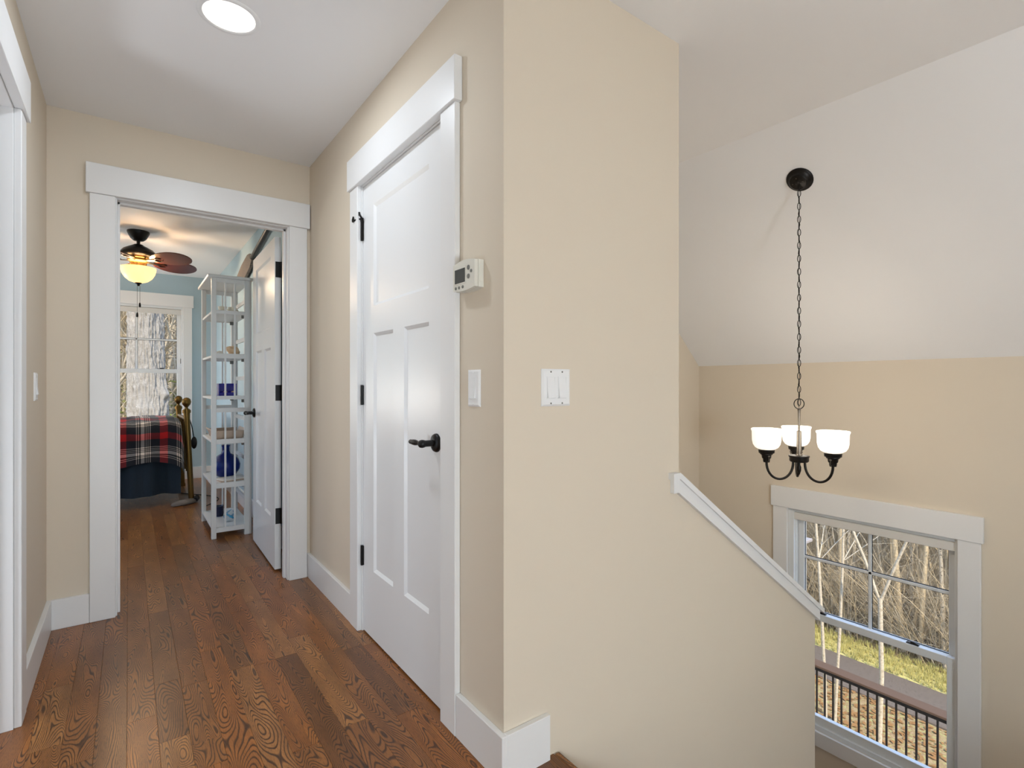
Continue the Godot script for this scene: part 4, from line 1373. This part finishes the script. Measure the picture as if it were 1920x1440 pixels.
func chandelier() -> void:
	var C := Vector3(2.832, 0, -1.319)
	var ch := thing("chandelier", "three arm dark bronze chandelier with white glass cups hanging by a chain", "chandelier", C)
	var st := sm()
	# canopy lies on the sloped ceiling
	var n := Vector3(-SLOPE, -1, 0).normalized()
	var yc := H - SLOPE * (C.x + 0.008 - XBREAK)
	var bas := Basis(Vector3(0, 0, 1), atan2(-n.x, n.y) )
	bas = Basis(Quaternion(Vector3.UP, n))
	lathe(st, [Vector2(0.066, 0.0), Vector2(0.066, 0.004), Vector2(0.060, 0.010), Vector2(0.047, 0.013), Vector2(0.045, 0.026), Vector2(0.038, 0.031), Vector2(0.012, 0.032), Vector2(0.010, 0.040), Vector2(0, 0.042)], 32, Transform3D(bas, Vector3(0.008, yc, 0.0)))
	var can := put("canopy", st, M.bronze, ch)
	for k in 4:
		st = sm(); ball(st, Transform3D(bas, Vector3(0.008, yc, 0)) * Vector3(0.026 * cos(k * PI / 2), 0.032, 0.026 * sin(k * PI / 2)), Vector3.ONE * 0.0028, 6, 8); put("screw", st, M.steel, can)
	# chain
	var top := yc - 0.040
	var bot := 1.048
	st = sm()
	var pts := []
	for k in 14:
		var a := TAU * k / 14.0
		pts.append(Vector3(0.0075 * cos(a), 0.0185 * sin(a), 0))
	tube(st, pts, [0.0019], 5, true)
	var link := st.commit()
	var pitch := 0.0335
	var cnt := int((top - bot) / pitch)
	for k in cnt + 1:
		var o := put_mesh("chain_link", link, M.bronze, ch)
		o.position = Vector3(0.0, lerpf(top, bot, float(k) / cnt), 0)
		o.rotation.y = (0.62 + PI / 2 * (k % 2))
	st = sm()
	var wire := []
	for k in 40: wire.append(Vector3(0.004 * sin(k * 1.9), lerpf(top + 0.01, 1.02, k / 39.0), 0.004 * cos(k * 1.9)))
	tube(st, wire, [0.0015], 5)
	put("cord", st, M.bronze, ch)
	st = sm()
	pts = []
	var side := Vector3(0.806, 0, 0.592)
	for k in 24: pts.append(Vector3(0, 1.040, 0) + side * 0.0265 * cos(TAU * k / 24.0) + Vector3(0, 0.0265 * sin(TAU * k / 24.0), 0))
	tube(st, pts, [0.0024], 8, true)
	put("loop", st, M.bronze, ch)
	st = sm()
	lathe(st, [Vector2(0, 1.018), Vector2(0.008, 1.016), Vector2(0.0085, 1.006), Vector2(0.0070, 1.004), Vector2(0.0052, 0.90), Vector2(0.0115, 0.898), Vector2(0.0125, 0.78), Vector2(0.016, 0.775), Vector2(0.016, 0.768), Vector2(0, 0.768)], 20)
	put("stem", st, M.steel, ch)
	st = sm()
	lathe(st, [Vector2(0, 0.772), Vector2(0.048, 0.770), Vector2(0.050, 0.764), Vector2(0.046, 0.760), Vector2(0.046, 0.742), Vector2(0.040, 0.736), Vector2(0, 0.735)], 32)
	put("hub", st, M.bronze, ch)
	st = sm()
	lathe(st, [Vector2(0.007, 0.736), Vector2(0.006, 0.722), Vector2(0.0105, 0.708), Vector2(0.0098, 0.690), Vector2(0.004, 0.672), Vector2(0, 0.664)], 18)
	put("finial", st, M.bronze, ch)
	var glass := glow("cup_glass_glow", Color(1.0, 0.965, 0.90), 0.92, c8(246, 246, 244))
	glass.roughness = 0.25
	var bulbm := glow("bulb_glow", Color(1.0, 0.93, 0.82), 3.5)
	var R := 0.168
	# camera-right is (0.806, 0, 0.591); away is (0.591, 0, -0.806)
	for deg: float in [-57.0, 66.0, 178.0]:
		var a := deg_to_rad(deg)
		var dir := Vector3(0.806, 0, 0.591) * cos(a) + Vector3(0.591, 0, -0.806) * sin(a)
		st = sm()
		pts = []
		for k in 19:
			var t := PI * k / 18.0
			pts.append(dir * (0.099 - 0.069 * cos(t)) + Vector3(0, 0.738 - 0.092 * pow(sin(t), 0.9), 0))
		tube(st, pts, [0.0062], 12)
		var arm := put("arm", st, M.bronze, ch)
		var foot := Transform3D(Basis.IDENTITY, dir * R)
		st = sm()
		lathe(st, [Vector2(0, 0.734), Vector2(0.015, 0.734), Vector2(0.017, 0.744), Vector2(0.017, 0.752), Vector2(0.022, 0.756), Vector2(0.024, 0.772), Vector2(0.031, 0.776), Vector2(0.031, 0.780), Vector2(0.038, 0.783), Vector2(0.040, 0.800), Vector2(0, 0.801)], 26, foot)
		put("socket", st, M.bronze, arm)
		st = sm()
		for s: float in [-1.0, 1.0]:
			var q := dir * R + dir.cross(Vector3.UP) * 0.026 * s
			ball(st, q + Vector3(0, 0.768, 0), Vector3.ONE * 0.006, 6, 10)
			tube(st, [q + Vector3(0, 0.766, 0), q + Vector3(0, 0.742, 0), dir * R + Vector3(0, 0.737, 0) + dir.cross(Vector3.UP) * 0.01 * s], [0.0022], 6)
		put("thumb_screw", st, M.steel, arm)
		st = sm()
		lathe(st, [Vector2(0.026, 0.802), Vector2(0.040, 0.803), Vector2(0.055, 0.812), Vector2(0.065, 0.828), Vector2(0.0695, 0.850), Vector2(0.0705, 0.895), Vector2(0.0745, 0.903), Vector2(0.0745, 0.909), Vector2(0.071, 0.911), Vector2(0.0675, 0.906), Vector2(0.0665, 0.852), Vector2(0.061, 0.830), Vector2(0.052, 0.816), Vector2(0.026, 0.807)], 34, foot)
		put("glass_shade", st, glass, arm, "white glass cup shade")
		st = sm()
		lathe(st, [Vector2(0.012, 0.806), Vector2(0.014, 0.826), Vector2(0.024, 0.850), Vector2(0.029, 0.872), Vector2(0.024, 0.892), Vector2(0.010, 0.902), Vector2(0, 0.904)], 18, foot)
		put("bulb", st, bulbm, arm)
		omni(arm, dir * R + Vector3(0, 0.872, 0), 0.065, Color(1.0, 0.95, 0.88), 0.03)

# ---- outside
func ground_at(x: float, z: float) -> float:
	var y := GROUND
	y += 11.0 * smoothstep(-19.0, -60.0, z)
	y += 2.2 * smoothstep(16.0, 40.0, x) * smoothstep(-30.0, -2.0, z)
	return y

func grow(st: SurfaceTool, p: Vector3, d: Vector3, length: float, r: float, depth: int, g: RandomNumberGenerator, wob := 0.16, bend := Vector3.ZERO) -> void:
	var segs := 7 if depth >= 3 else (5 if depth == 2 else 3)
	var pts := [p]
	var rad := [r]
	var q := p
	for i in segs:
		d = (d + Vector3(g.randf_range(-wob, wob), g.randf_range(-wob * 0.5, wob * 0.6), g.randf_range(-wob, wob)) + bend).normalized()
		q = q + d * length / segs
		pts.append(q)
		rad.append(lerpf(r, r * (0.42 if depth >= 3 else 0.2), float(i + 1) / segs))
		if depth > 0 and i >= (2 if depth >= 3 else 0):
			var kids := 2 if depth >= 3 else g.randi_range(1, 2)
			for k in kids:
				var a := g.randf() * TAU
				var s := Vector3(cos(a), 0, sin(a))
				s = (s - d * s.dot(d)).normalized()
				var nd := (d * g.randf_range(0.5, 1.1) + s * g.randf_range(0.5, 1.0)).normalized()
				grow(st, q, nd, length * g.randf_range(0.22, 0.42), rad[i + 1] * g.randf_range(0.35, 0.6), depth - 1, g, wob * 1.4)
	tube(st, pts, rad, 8 if r > 0.06 else (5 if r > 0.02 else 3), false, false)

func tree(called: String, label: String, at: Vector3, height: float, r: float, m: Material, seed_: int, lean := Vector3.ZERO, group := "", fork := 0.0, wob := 0.06) -> Node3D:
	var t := thing(called, label, "tree", at, 0.0, group)
	var g := RandomNumberGenerator.new()
	g.seed = seed_
	var st := sm()
	if fork > 0.0:
		var q := Vector3(lean.x * fork, fork, lean.z * fork)
		tube(st, [Vector3(0, -0.2, 0), Vector3(0.02, fork * 0.5, 0.03) + lean * fork * 0.3, q], [r * 1.15, r, r * 0.95], 10, false, false)
		put("trunk", st, m, t)
		for s: float in [-1.0, 1.0]:
			st = sm()
			grow(st, q - Vector3(0, 0.08, 0), Vector3(0.10 * s, 1.0, 0.28 * s).normalized(), height - fork, r * 0.68, 3, g, 0.09)
			put("limb", st, m, t)
	else:
		grow(st, Vector3(0, -0.2, 0), (Vector3.UP + lean).normalized(), height, r, 3, g, wob)
		put("trunk", st, m, t)
	return t

func build_outdoors() -> void:
	# ground
	var st := sm()
	var n := 70
	var x0 := -40.0
	var x1 := 60.0
	var z0 := -75.0
	var z1 := 25.0
	var nz := FastNoiseLite.new()
	nz.seed = 2; nz.frequency = 0.16; nz.fractal_octaves = 3
	var hgt := func(x: float, z: float) -> float:
		return ground_at(x, z) + 0.10 * nz.get_noise_2d(x, z) * (0.0 if x < 13.2 and z > -14.0 else 1.0) - (0.02 if x < 13.2 and z > -14.0 else 0.0)
	for i in n:
		for j in n:
			var xa := lerpf(x0, x1, float(i) / n)
			var xb := lerpf(x0, x1, float(i + 1) / n)
			var za := lerpf(z0, z1, float(j) / n)
			var zb := lerpf(z0, z1, float(j + 1) / n)
			var P := [Vector3(xa, hgt.call(xa, za), za), Vector3(xb, hgt.call(xb, za), za), Vector3(xb, hgt.call(xb, zb), zb), Vector3(xa, hgt.call(xa, zb), zb)]
			var nn: Vector3 = (P[2] - P[0]).cross(P[1] - P[0]).normalized()
			if nn.y < 0: nn = -nn
			quad(st, P[0], P[1], P[2], P[3], nn)
	solid("ground", st, M.litter, "leaf littered woodland ground outside the windows", "ground")
	st = sm()
	cbox(st, Vector3(10.95, GROUND - 0.1, -40), Vector3(12.15, GROUND + 0.03, 12), 0.02)
	solid("driveway", st, M.asphalt, "grey asphalt driveway seen through the stair window", "driveway")
	st = sm()
	cbox(st, Vector3(12.15, GROUND - 0.1, -40), Vector3(12.95, GROUND + 0.05, 12), 0.03)
	solid("verge", st, M.turf, "strip of yellow green grass beside the driveway", "lawn")
	# grass tufts
	st = sm()
	for k in 5:
		var a := k * 1.3
		var b := Vector3(cos(a), 0, sin(a))
		var tip := b * 0.035 + Vector3(0, 0.08 + 0.02 * (k % 3), 0)
		var sd := Vector3(-b.z, 0, b.x) * 0.006
		tri(st, sd, -sd, tip, b, b, b)
	scatter("grass", "short yellow green grass blades on the strip by the driveway", "grass", st.commit(), M.grass_blade, 2600, 31, func(g: RandomNumberGenerator) -> Vector3: return Vector3(g.randf_range(12.12, 13.05), GROUND + 0.045, g.randf_range(-9.5, -1.5)), 0.7, 1.4)
	st = sm()
	quad(st, Vector3(-0.05, 0.01, 0), Vector3(0, 0.025, -0.03), Vector3(0.05, 0.012, 0), Vector3(0, 0.02, 0.03), Vector3.UP)
	scatter("fallen_leaves", "brown fallen leaves scattered over the ground below the railing", "leaves", st.commit(), M.leaf_dead, 3000, 32, func(g: RandomNumberGenerator) -> Vector3: return Vector3(g.randf_range(6.8, 10.95), GROUND - 0.02, g.randf_range(-6.5, -0.5)), 0.6, 1.3)
	deck_rail()
	# porch roof corner left of the stair window
	var ev := thing("porch_roof", "pale edged corner of a porch roof at the left of the stair window", "roof", Vector3(6.0, -0.60, -2.74))
	st = sm(); cbox(st, Vector3(-1.6, -0.05, -3.0), Vector3(0.06, 0.0, 0.0), 0.01); put("soffit", st, M.roof_grey, ev)
	st = sm(); cbox(st, Vector3(-1.6, 0.0, -3.0), Vector3(0.10, 0.035, 0.045), 0.006); put("fascia", st, M.fascia_pale, ev)

	# trees by the driveway, seen through the stair window
	tree("forked_tree", "pale forked tree standing by the driveway, right of the middle of the stair window", Vector3(9.35, GROUND, -3.17), 7.0, 0.034, M.bark_grey, 41, Vector3(0, 0, 0.01), "", 2.45)
	tree("birch_tree", "slim pale tree by the driveway at the left of the stair window", Vector3(9.3, GROUND, -3.90), 7.0, 0.030, M.bark_grey, 42, Vector3(0.0, 0, 0.0), "", 0.0, 0.025)
	tree("birch_tree", "second slim pale tree close beside the one at the left of the stair window", Vector3(9.45, GROUND, -3.84), 7.0, 0.028, M.bark_grey, 43, Vector3(0.0, 0, 0.012), "", 0.0, 0.025)
	var b := tree("birch_tree", "bright white birch with a pale swollen limb at the upper left of the stair window", Vector3(14.0, GROUND, -5.97), 7.5, 0.055, M.birch, 44, Vector3(0.0, 0, 0.0), "", 0.0, 0.02)
	st = sm(); ball(st, Vector3(0.0, 2.0, 0.10), Vector3(0.09, 0.07, 0.14), 8, 12); put("burl", st, M.birch, b)
	tree("birch_tree", "white birch beyond the verge, right of the middle of the stair window", Vector3(13.6, GROUND, -3.95), 8.0, 0.045, M.birch, 45, Vector3(0, 0, -0.01))
	tree("birch_tree", "white birch beyond the verge near the right side of the stair window", Vector3(13.2, GROUND, -3.32), 8.0, 0.045, M.birch, 46, Vector3(0, 0, 0.01))
	var g := RandomNumberGenerator.new()
	g.seed = 77
	var spots := [[14.6, -6.35, "leftmost bare tree behind the verge in the stair window"], [15.4, -6.1, "thin bare tree just right of the white birch with the swollen limb"], [16.0, -5.75, "bare tree behind the vertical muntin of the stair window"], [14.2, -4.75, "slim bare tree right behind the forked tree by the driveway"], [15.6, -4.45, "bare tree between the two right hand white birches"], [17.0, -4.3, "farther bare tree behind the rightmost white birch"]]
	for k in spots.size():
		var q: Array = spots[k]
		tree("bare_tree", q[2], Vector3(q[0], ground_at(q[0], q[1]), q[1]), g.randf_range(6, 8), g.randf_range(0.03, 0.05), M.bark_grey if k % 2 else M.birch, 100 + k, Vector3(g.randf_range(-0.03, 0.03), 0, g.randf_range(-0.05, 0.05)))
	# big oak behind the bedroom window
	oak_trunk()
	var beds := [[-0.33, -16.0, 0.10, M.birch, "pale thin trunk at the left edge of the bedroom window"], [1.02, -18.5, 0.13, M.birch, "pale trunk right of the big oak in the bedroom window"], [1.55, -24.0, 0.14, M.bark_grey, "grey trunk at the right edge of the bedroom window"], [-0.05, -21.0, 0.09, M.bark_grey, "slender grey trunk left of the big oak in the bedroom window"], [1.12, -30.0, 0.16, M.bark_grey, "far grey trunk right of the big oak in the bedroom window"]]
	for k in beds.size():
		var q: Array = beds[k]
		tree("bare_tree", q[4], Vector3(q[0], ground_at(q[0], q[1]), q[1]), 13.0, q[2], q[3], 200 + k, Vector3(0.01 * (k - 2), 0, 0))
	# woodland nobody could count
	var meshes := []
	for k in 6:
		var gg := RandomNumberGenerator.new()
		gg.seed = 300 + k
		st = sm()
		grow(st, Vector3(0, -0.2, 0), Vector3.UP, 5.5 + k * 0.6, 0.020 + 0.005 * k, 3, gg, 0.10)
		meshes.append(st.commit())
	for k in 3:
		var gg := RandomNumberGenerator.new()
		gg.seed = 340 + k
		st = sm()
		for i in 7:
			var a := TAU * i / 7.0 + gg.randf()
			grow(st, Vector3(0.1 * cos(a), -0.1, 0.1 * sin(a)), Vector3(cos(a) * 0.5, 1.0, sin(a) * 0.5).normalized(), gg.randf_range(1.4, 3.0), 0.009, 2, gg, 0.20)
		meshes.append(st.commit())
	var wood := Node3D.new()
	wood.name = "bare_woodland"
	add_child(wood)
	meta(wood, "tangle of bare saplings and brush in the woods outside", "woodland", "", "stuff")
	for k in meshes.size():
		var brush := k >= 6
		copies("saplings" if not brush else "brush", wood, meshes[k], M.twig if k % 2 else M.bark_grey, (110 if not brush else 620), 400 + k, func(r: RandomNumberGenerator) -> Vector3:
			var x := 13.3 + 21.0 * pow(r.randf(), 1.3)
			var z := -x * r.randf_range(0.14, 0.62)
			return Vector3(x, ground_at(x, z), z), 0.7, 1.5)
		copies("saplings" if not brush else "brush", wood, meshes[k], M.twig if k % 2 else M.bark_grey, (130 if not brush else 420), 500 + k, func(r: RandomNumberGenerator) -> Vector3:
			var z := -17.5 - 40.0 * pow(r.randf(), 1.1)
			var x := -z * r.randf_range(-0.11, 0.16) + r.randf_range(-1.0, 1.0)
			return Vector3(x, ground_at(x, z), z), 1.1, 2.2)
	# young leaves on the understory
	st = sm()
	quad(st, Vector3(0, 0, 0), Vector3(0.05, 0.02, 0.03), Vector3(0.11, 0, 0), Vector3(0.05, 0.02, -0.03), Vector3.UP)
	var lf := scatter("young_leaves", "fresh yellow green leaves on the bushes outside the bedroom window", "leaves", st.commit(), M.leaf_green, 7000, 61, func(r: RandomNumberGenerator) -> Vector3:
		var z := -17.0 - 14.0 * r.randf()
		var x := -z * r.randf_range(-0.06, 0.12)
		var c := Vector3(x, 0, z)
		var k := int(r.randf() * 34.0)
		var gk := RandomNumberGenerator.new(); gk.seed = 900 + k
		var cz := -17.5 - 10.0 * gk.randf()
		var cx := -cz * (gk.randf_range(0.035, 0.075) if k % 3 else gk.randf_range(-0.03, 0.0))
		c = Vector3(cx + r.randfn(0, 0.45), gk.randf_range(-0.6, 0.9) + r.randfn(0, 0.5), cz + r.randfn(0, 0.5))
		return c, 1.1, 2.2)
	lf.set_meta("kind", "stuff")

func copies(called: String, parent: Node, mesh: Mesh, m: Material, count: int, seed_: int, where: Callable, s0: float, s1: float) -> MultiMeshInstance3D:
	var g := RandomNumberGenerator.new()
	g.seed = seed_
	var mm := MultiMesh.new()
	mm.transform_format = MultiMesh.TRANSFORM_3D
	mm.mesh = mesh
	mm.instance_count = count
	for i in count:
		var p: Vector3 = where.call(g)
		var b := Basis(Vector3.UP, g.randf() * TAU) * Basis(Vector3.RIGHT, g.randf_range(-0.08, 0.08))
		mm.set_instance_transform(i, Transform3D(b.scaled(Vector3.ONE * g.randf_range(s0, s1)), p))
	var o := MultiMeshInstance3D.new()
	o.name = called
	o.multimesh = mm
	o.material_override = m
	parent.add_child(o, true)
	o.set_meta("kind", "stuff")
	return o

func scatter(called: String, label: String, category: String, mesh: Mesh, m: Material, count: int, seed_: int, where: Callable, s0: float, s1: float) -> MultiMeshInstance3D:
	var o := copies(called, self, mesh, m, count, seed_, where, s0, s1)
	meta(o, label, category, "", "stuff")
	return o

func deck_rail() -> void:
	var X := 6.67
	var Y := -2.2
	var r := thing("deck_railing", "brown capped deck railing with black balusters outside the stair window", "railing", Vector3(X, 0, 0))
	var st := sm(); cbox(st, Vector3(-0.075, Y - 0.03, -7.0), Vector3(0.075, Y, 1.0), 0.005); put("cap_rail", st, M.rail_brown, r, "brown cap board")
	st = sm(); cbox(st, Vector3(-0.03, Y - 0.085, -7.0), Vector3(0.03, Y - 0.03, 1.0), 0.003); put("top_rail", st, M.rail_black, r)
	st = sm(); cbox(st, Vector3(-0.03, Y - 0.92, -7.0), Vector3(0.03, Y - 0.87, 1.0), 0.003); put("bottom_rail", st, M.rail_black, r)
	st = sm()
	cbox(st, Vector3(-0.009, Y - 0.87, -0.009), Vector3(0.009, Y - 0.085, 0.009), 0.002)
	var bal := st.commit()
	for k in 52:
		var o := put_mesh("baluster", bal, M.rail_black, r)
		o.position = Vector3(0, 0, -4.6 + 0.0895 * k)
	for z in [-6.9, -3.4 - 1.2, 0.9]:
		st = sm(); cbox(st, Vector3(-0.045, GROUND - 0.1, z - 0.045), Vector3(0.045, Y - 0.03, z + 0.045), 0.004); put("post", st, M.rail_black, r)
	st = sm()
	box(st, Vector3(XW + 0.12, -3.25, -7.0), Vector3(X + 0.05, -3.15, 1.0))
	solid("deck_floor", st, M.rail_brown, "brown deck floor below the stair window", "deck")

# furrowed oak trunk
func oak_trunk() -> void:
	var t := thing("oak_tree", "massive furrowed grey oak trunk filling the bedroom window", "tree", Vector3(0.37, GROUND, -15.2))
	var st := sm()
	var a := FastNoiseLite.new()
	a.seed = 6; a.frequency = 1.0; a.fractal_octaves = 3; a.fractal_type = FastNoiseLite.FRACTAL_RIDGED
	var b := FastNoiseLite.new()
	b.seed = 16; b.frequency = 1.0; b.fractal_octaves = 2
	var S := 150
	var R := 420
	var pos := func(i: int, j: int) -> Vector3:
		var y := lerpf(-0.3, 10.5, float(i) / R)
		var ang := TAU * j / S
		var base := lerpf(0.42, 0.31, clampf((y - 4.5) / 4.0, 0, 1)) + 0.25 * exp(-y * 1.1)
		var cx := 0.02 * sin(y * 0.6) - 0.03 * clampf(y - 4.6, 0.0, 4.0)
		cx = 0.05 * sin(y * 0.55 + 0.4)
		var u := cos(ang)
		var v := sin(ang)
		var w := b.get_noise_3d(u * 1.2, y * 0.5, v * 1.2) * 0.05
		var f := a.get_noise_3d(u * 6.5 + w * 5.0, y * 1.25 + w * 6.0, v * 6.5)
		var r := base + w * 0.8 + 0.045 * (absf(f) * 1.6 - 0.6)
		# old branch scar on the right side
		var da := angle_difference(ang, deg_to_rad(35.0))
		var scar := exp(-(da * da) / 0.05 - pow((y - 5.42) / 0.22, 2.0))
		r += 0.12 * scar - 0.16 * exp(-(da * da) / 0.012 - pow((y - 5.36) / 0.09, 2.0))
		return Vector3(cx + r * u, y, r * v)
	var P := []
	for i in R + 1:
		var row := []
		for j in S: row.append(pos.call(i, j))
		P.append(row)
	var N := []
	for i in R + 1:
		var row := []
		for j in S:
			var du: Vector3 = P[i][(j + 1) % S] - P[i][(j - 1 + S) % S]
			var dv: Vector3 = P[mini(i + 1, R)][j] - P[maxi(i - 1, 0)][j]
			row.append(dv.cross(du).normalized())
		N.append(row)
	for i in R:
		for j in S:
			var k := (j + 1) % S
			tri(st, P[i][j], P[i][k], P[i + 1][k], N[i][j], N[i][k], N[i + 1][k])
			tri(st, P[i][j], P[i + 1][k], P[i + 1][j], N[i][j], N[i + 1][k], N[i + 1][j])
	put("trunk", st, M.bark_oak, t)
	var g := RandomNumberGenerator.new()
	g.seed = 8
	for k in 4:
		st = sm()
		var ang := k * 1.7
		grow(st, Vector3(0.05, 9.8 + 0.15 * k, 0), Vector3(cos(ang) * 0.8, 1.0, sin(ang) * 0.8).normalized(), 6.0, 0.18, 3, g, 0.12)
		put("limb", st, M.bark_oak, t)
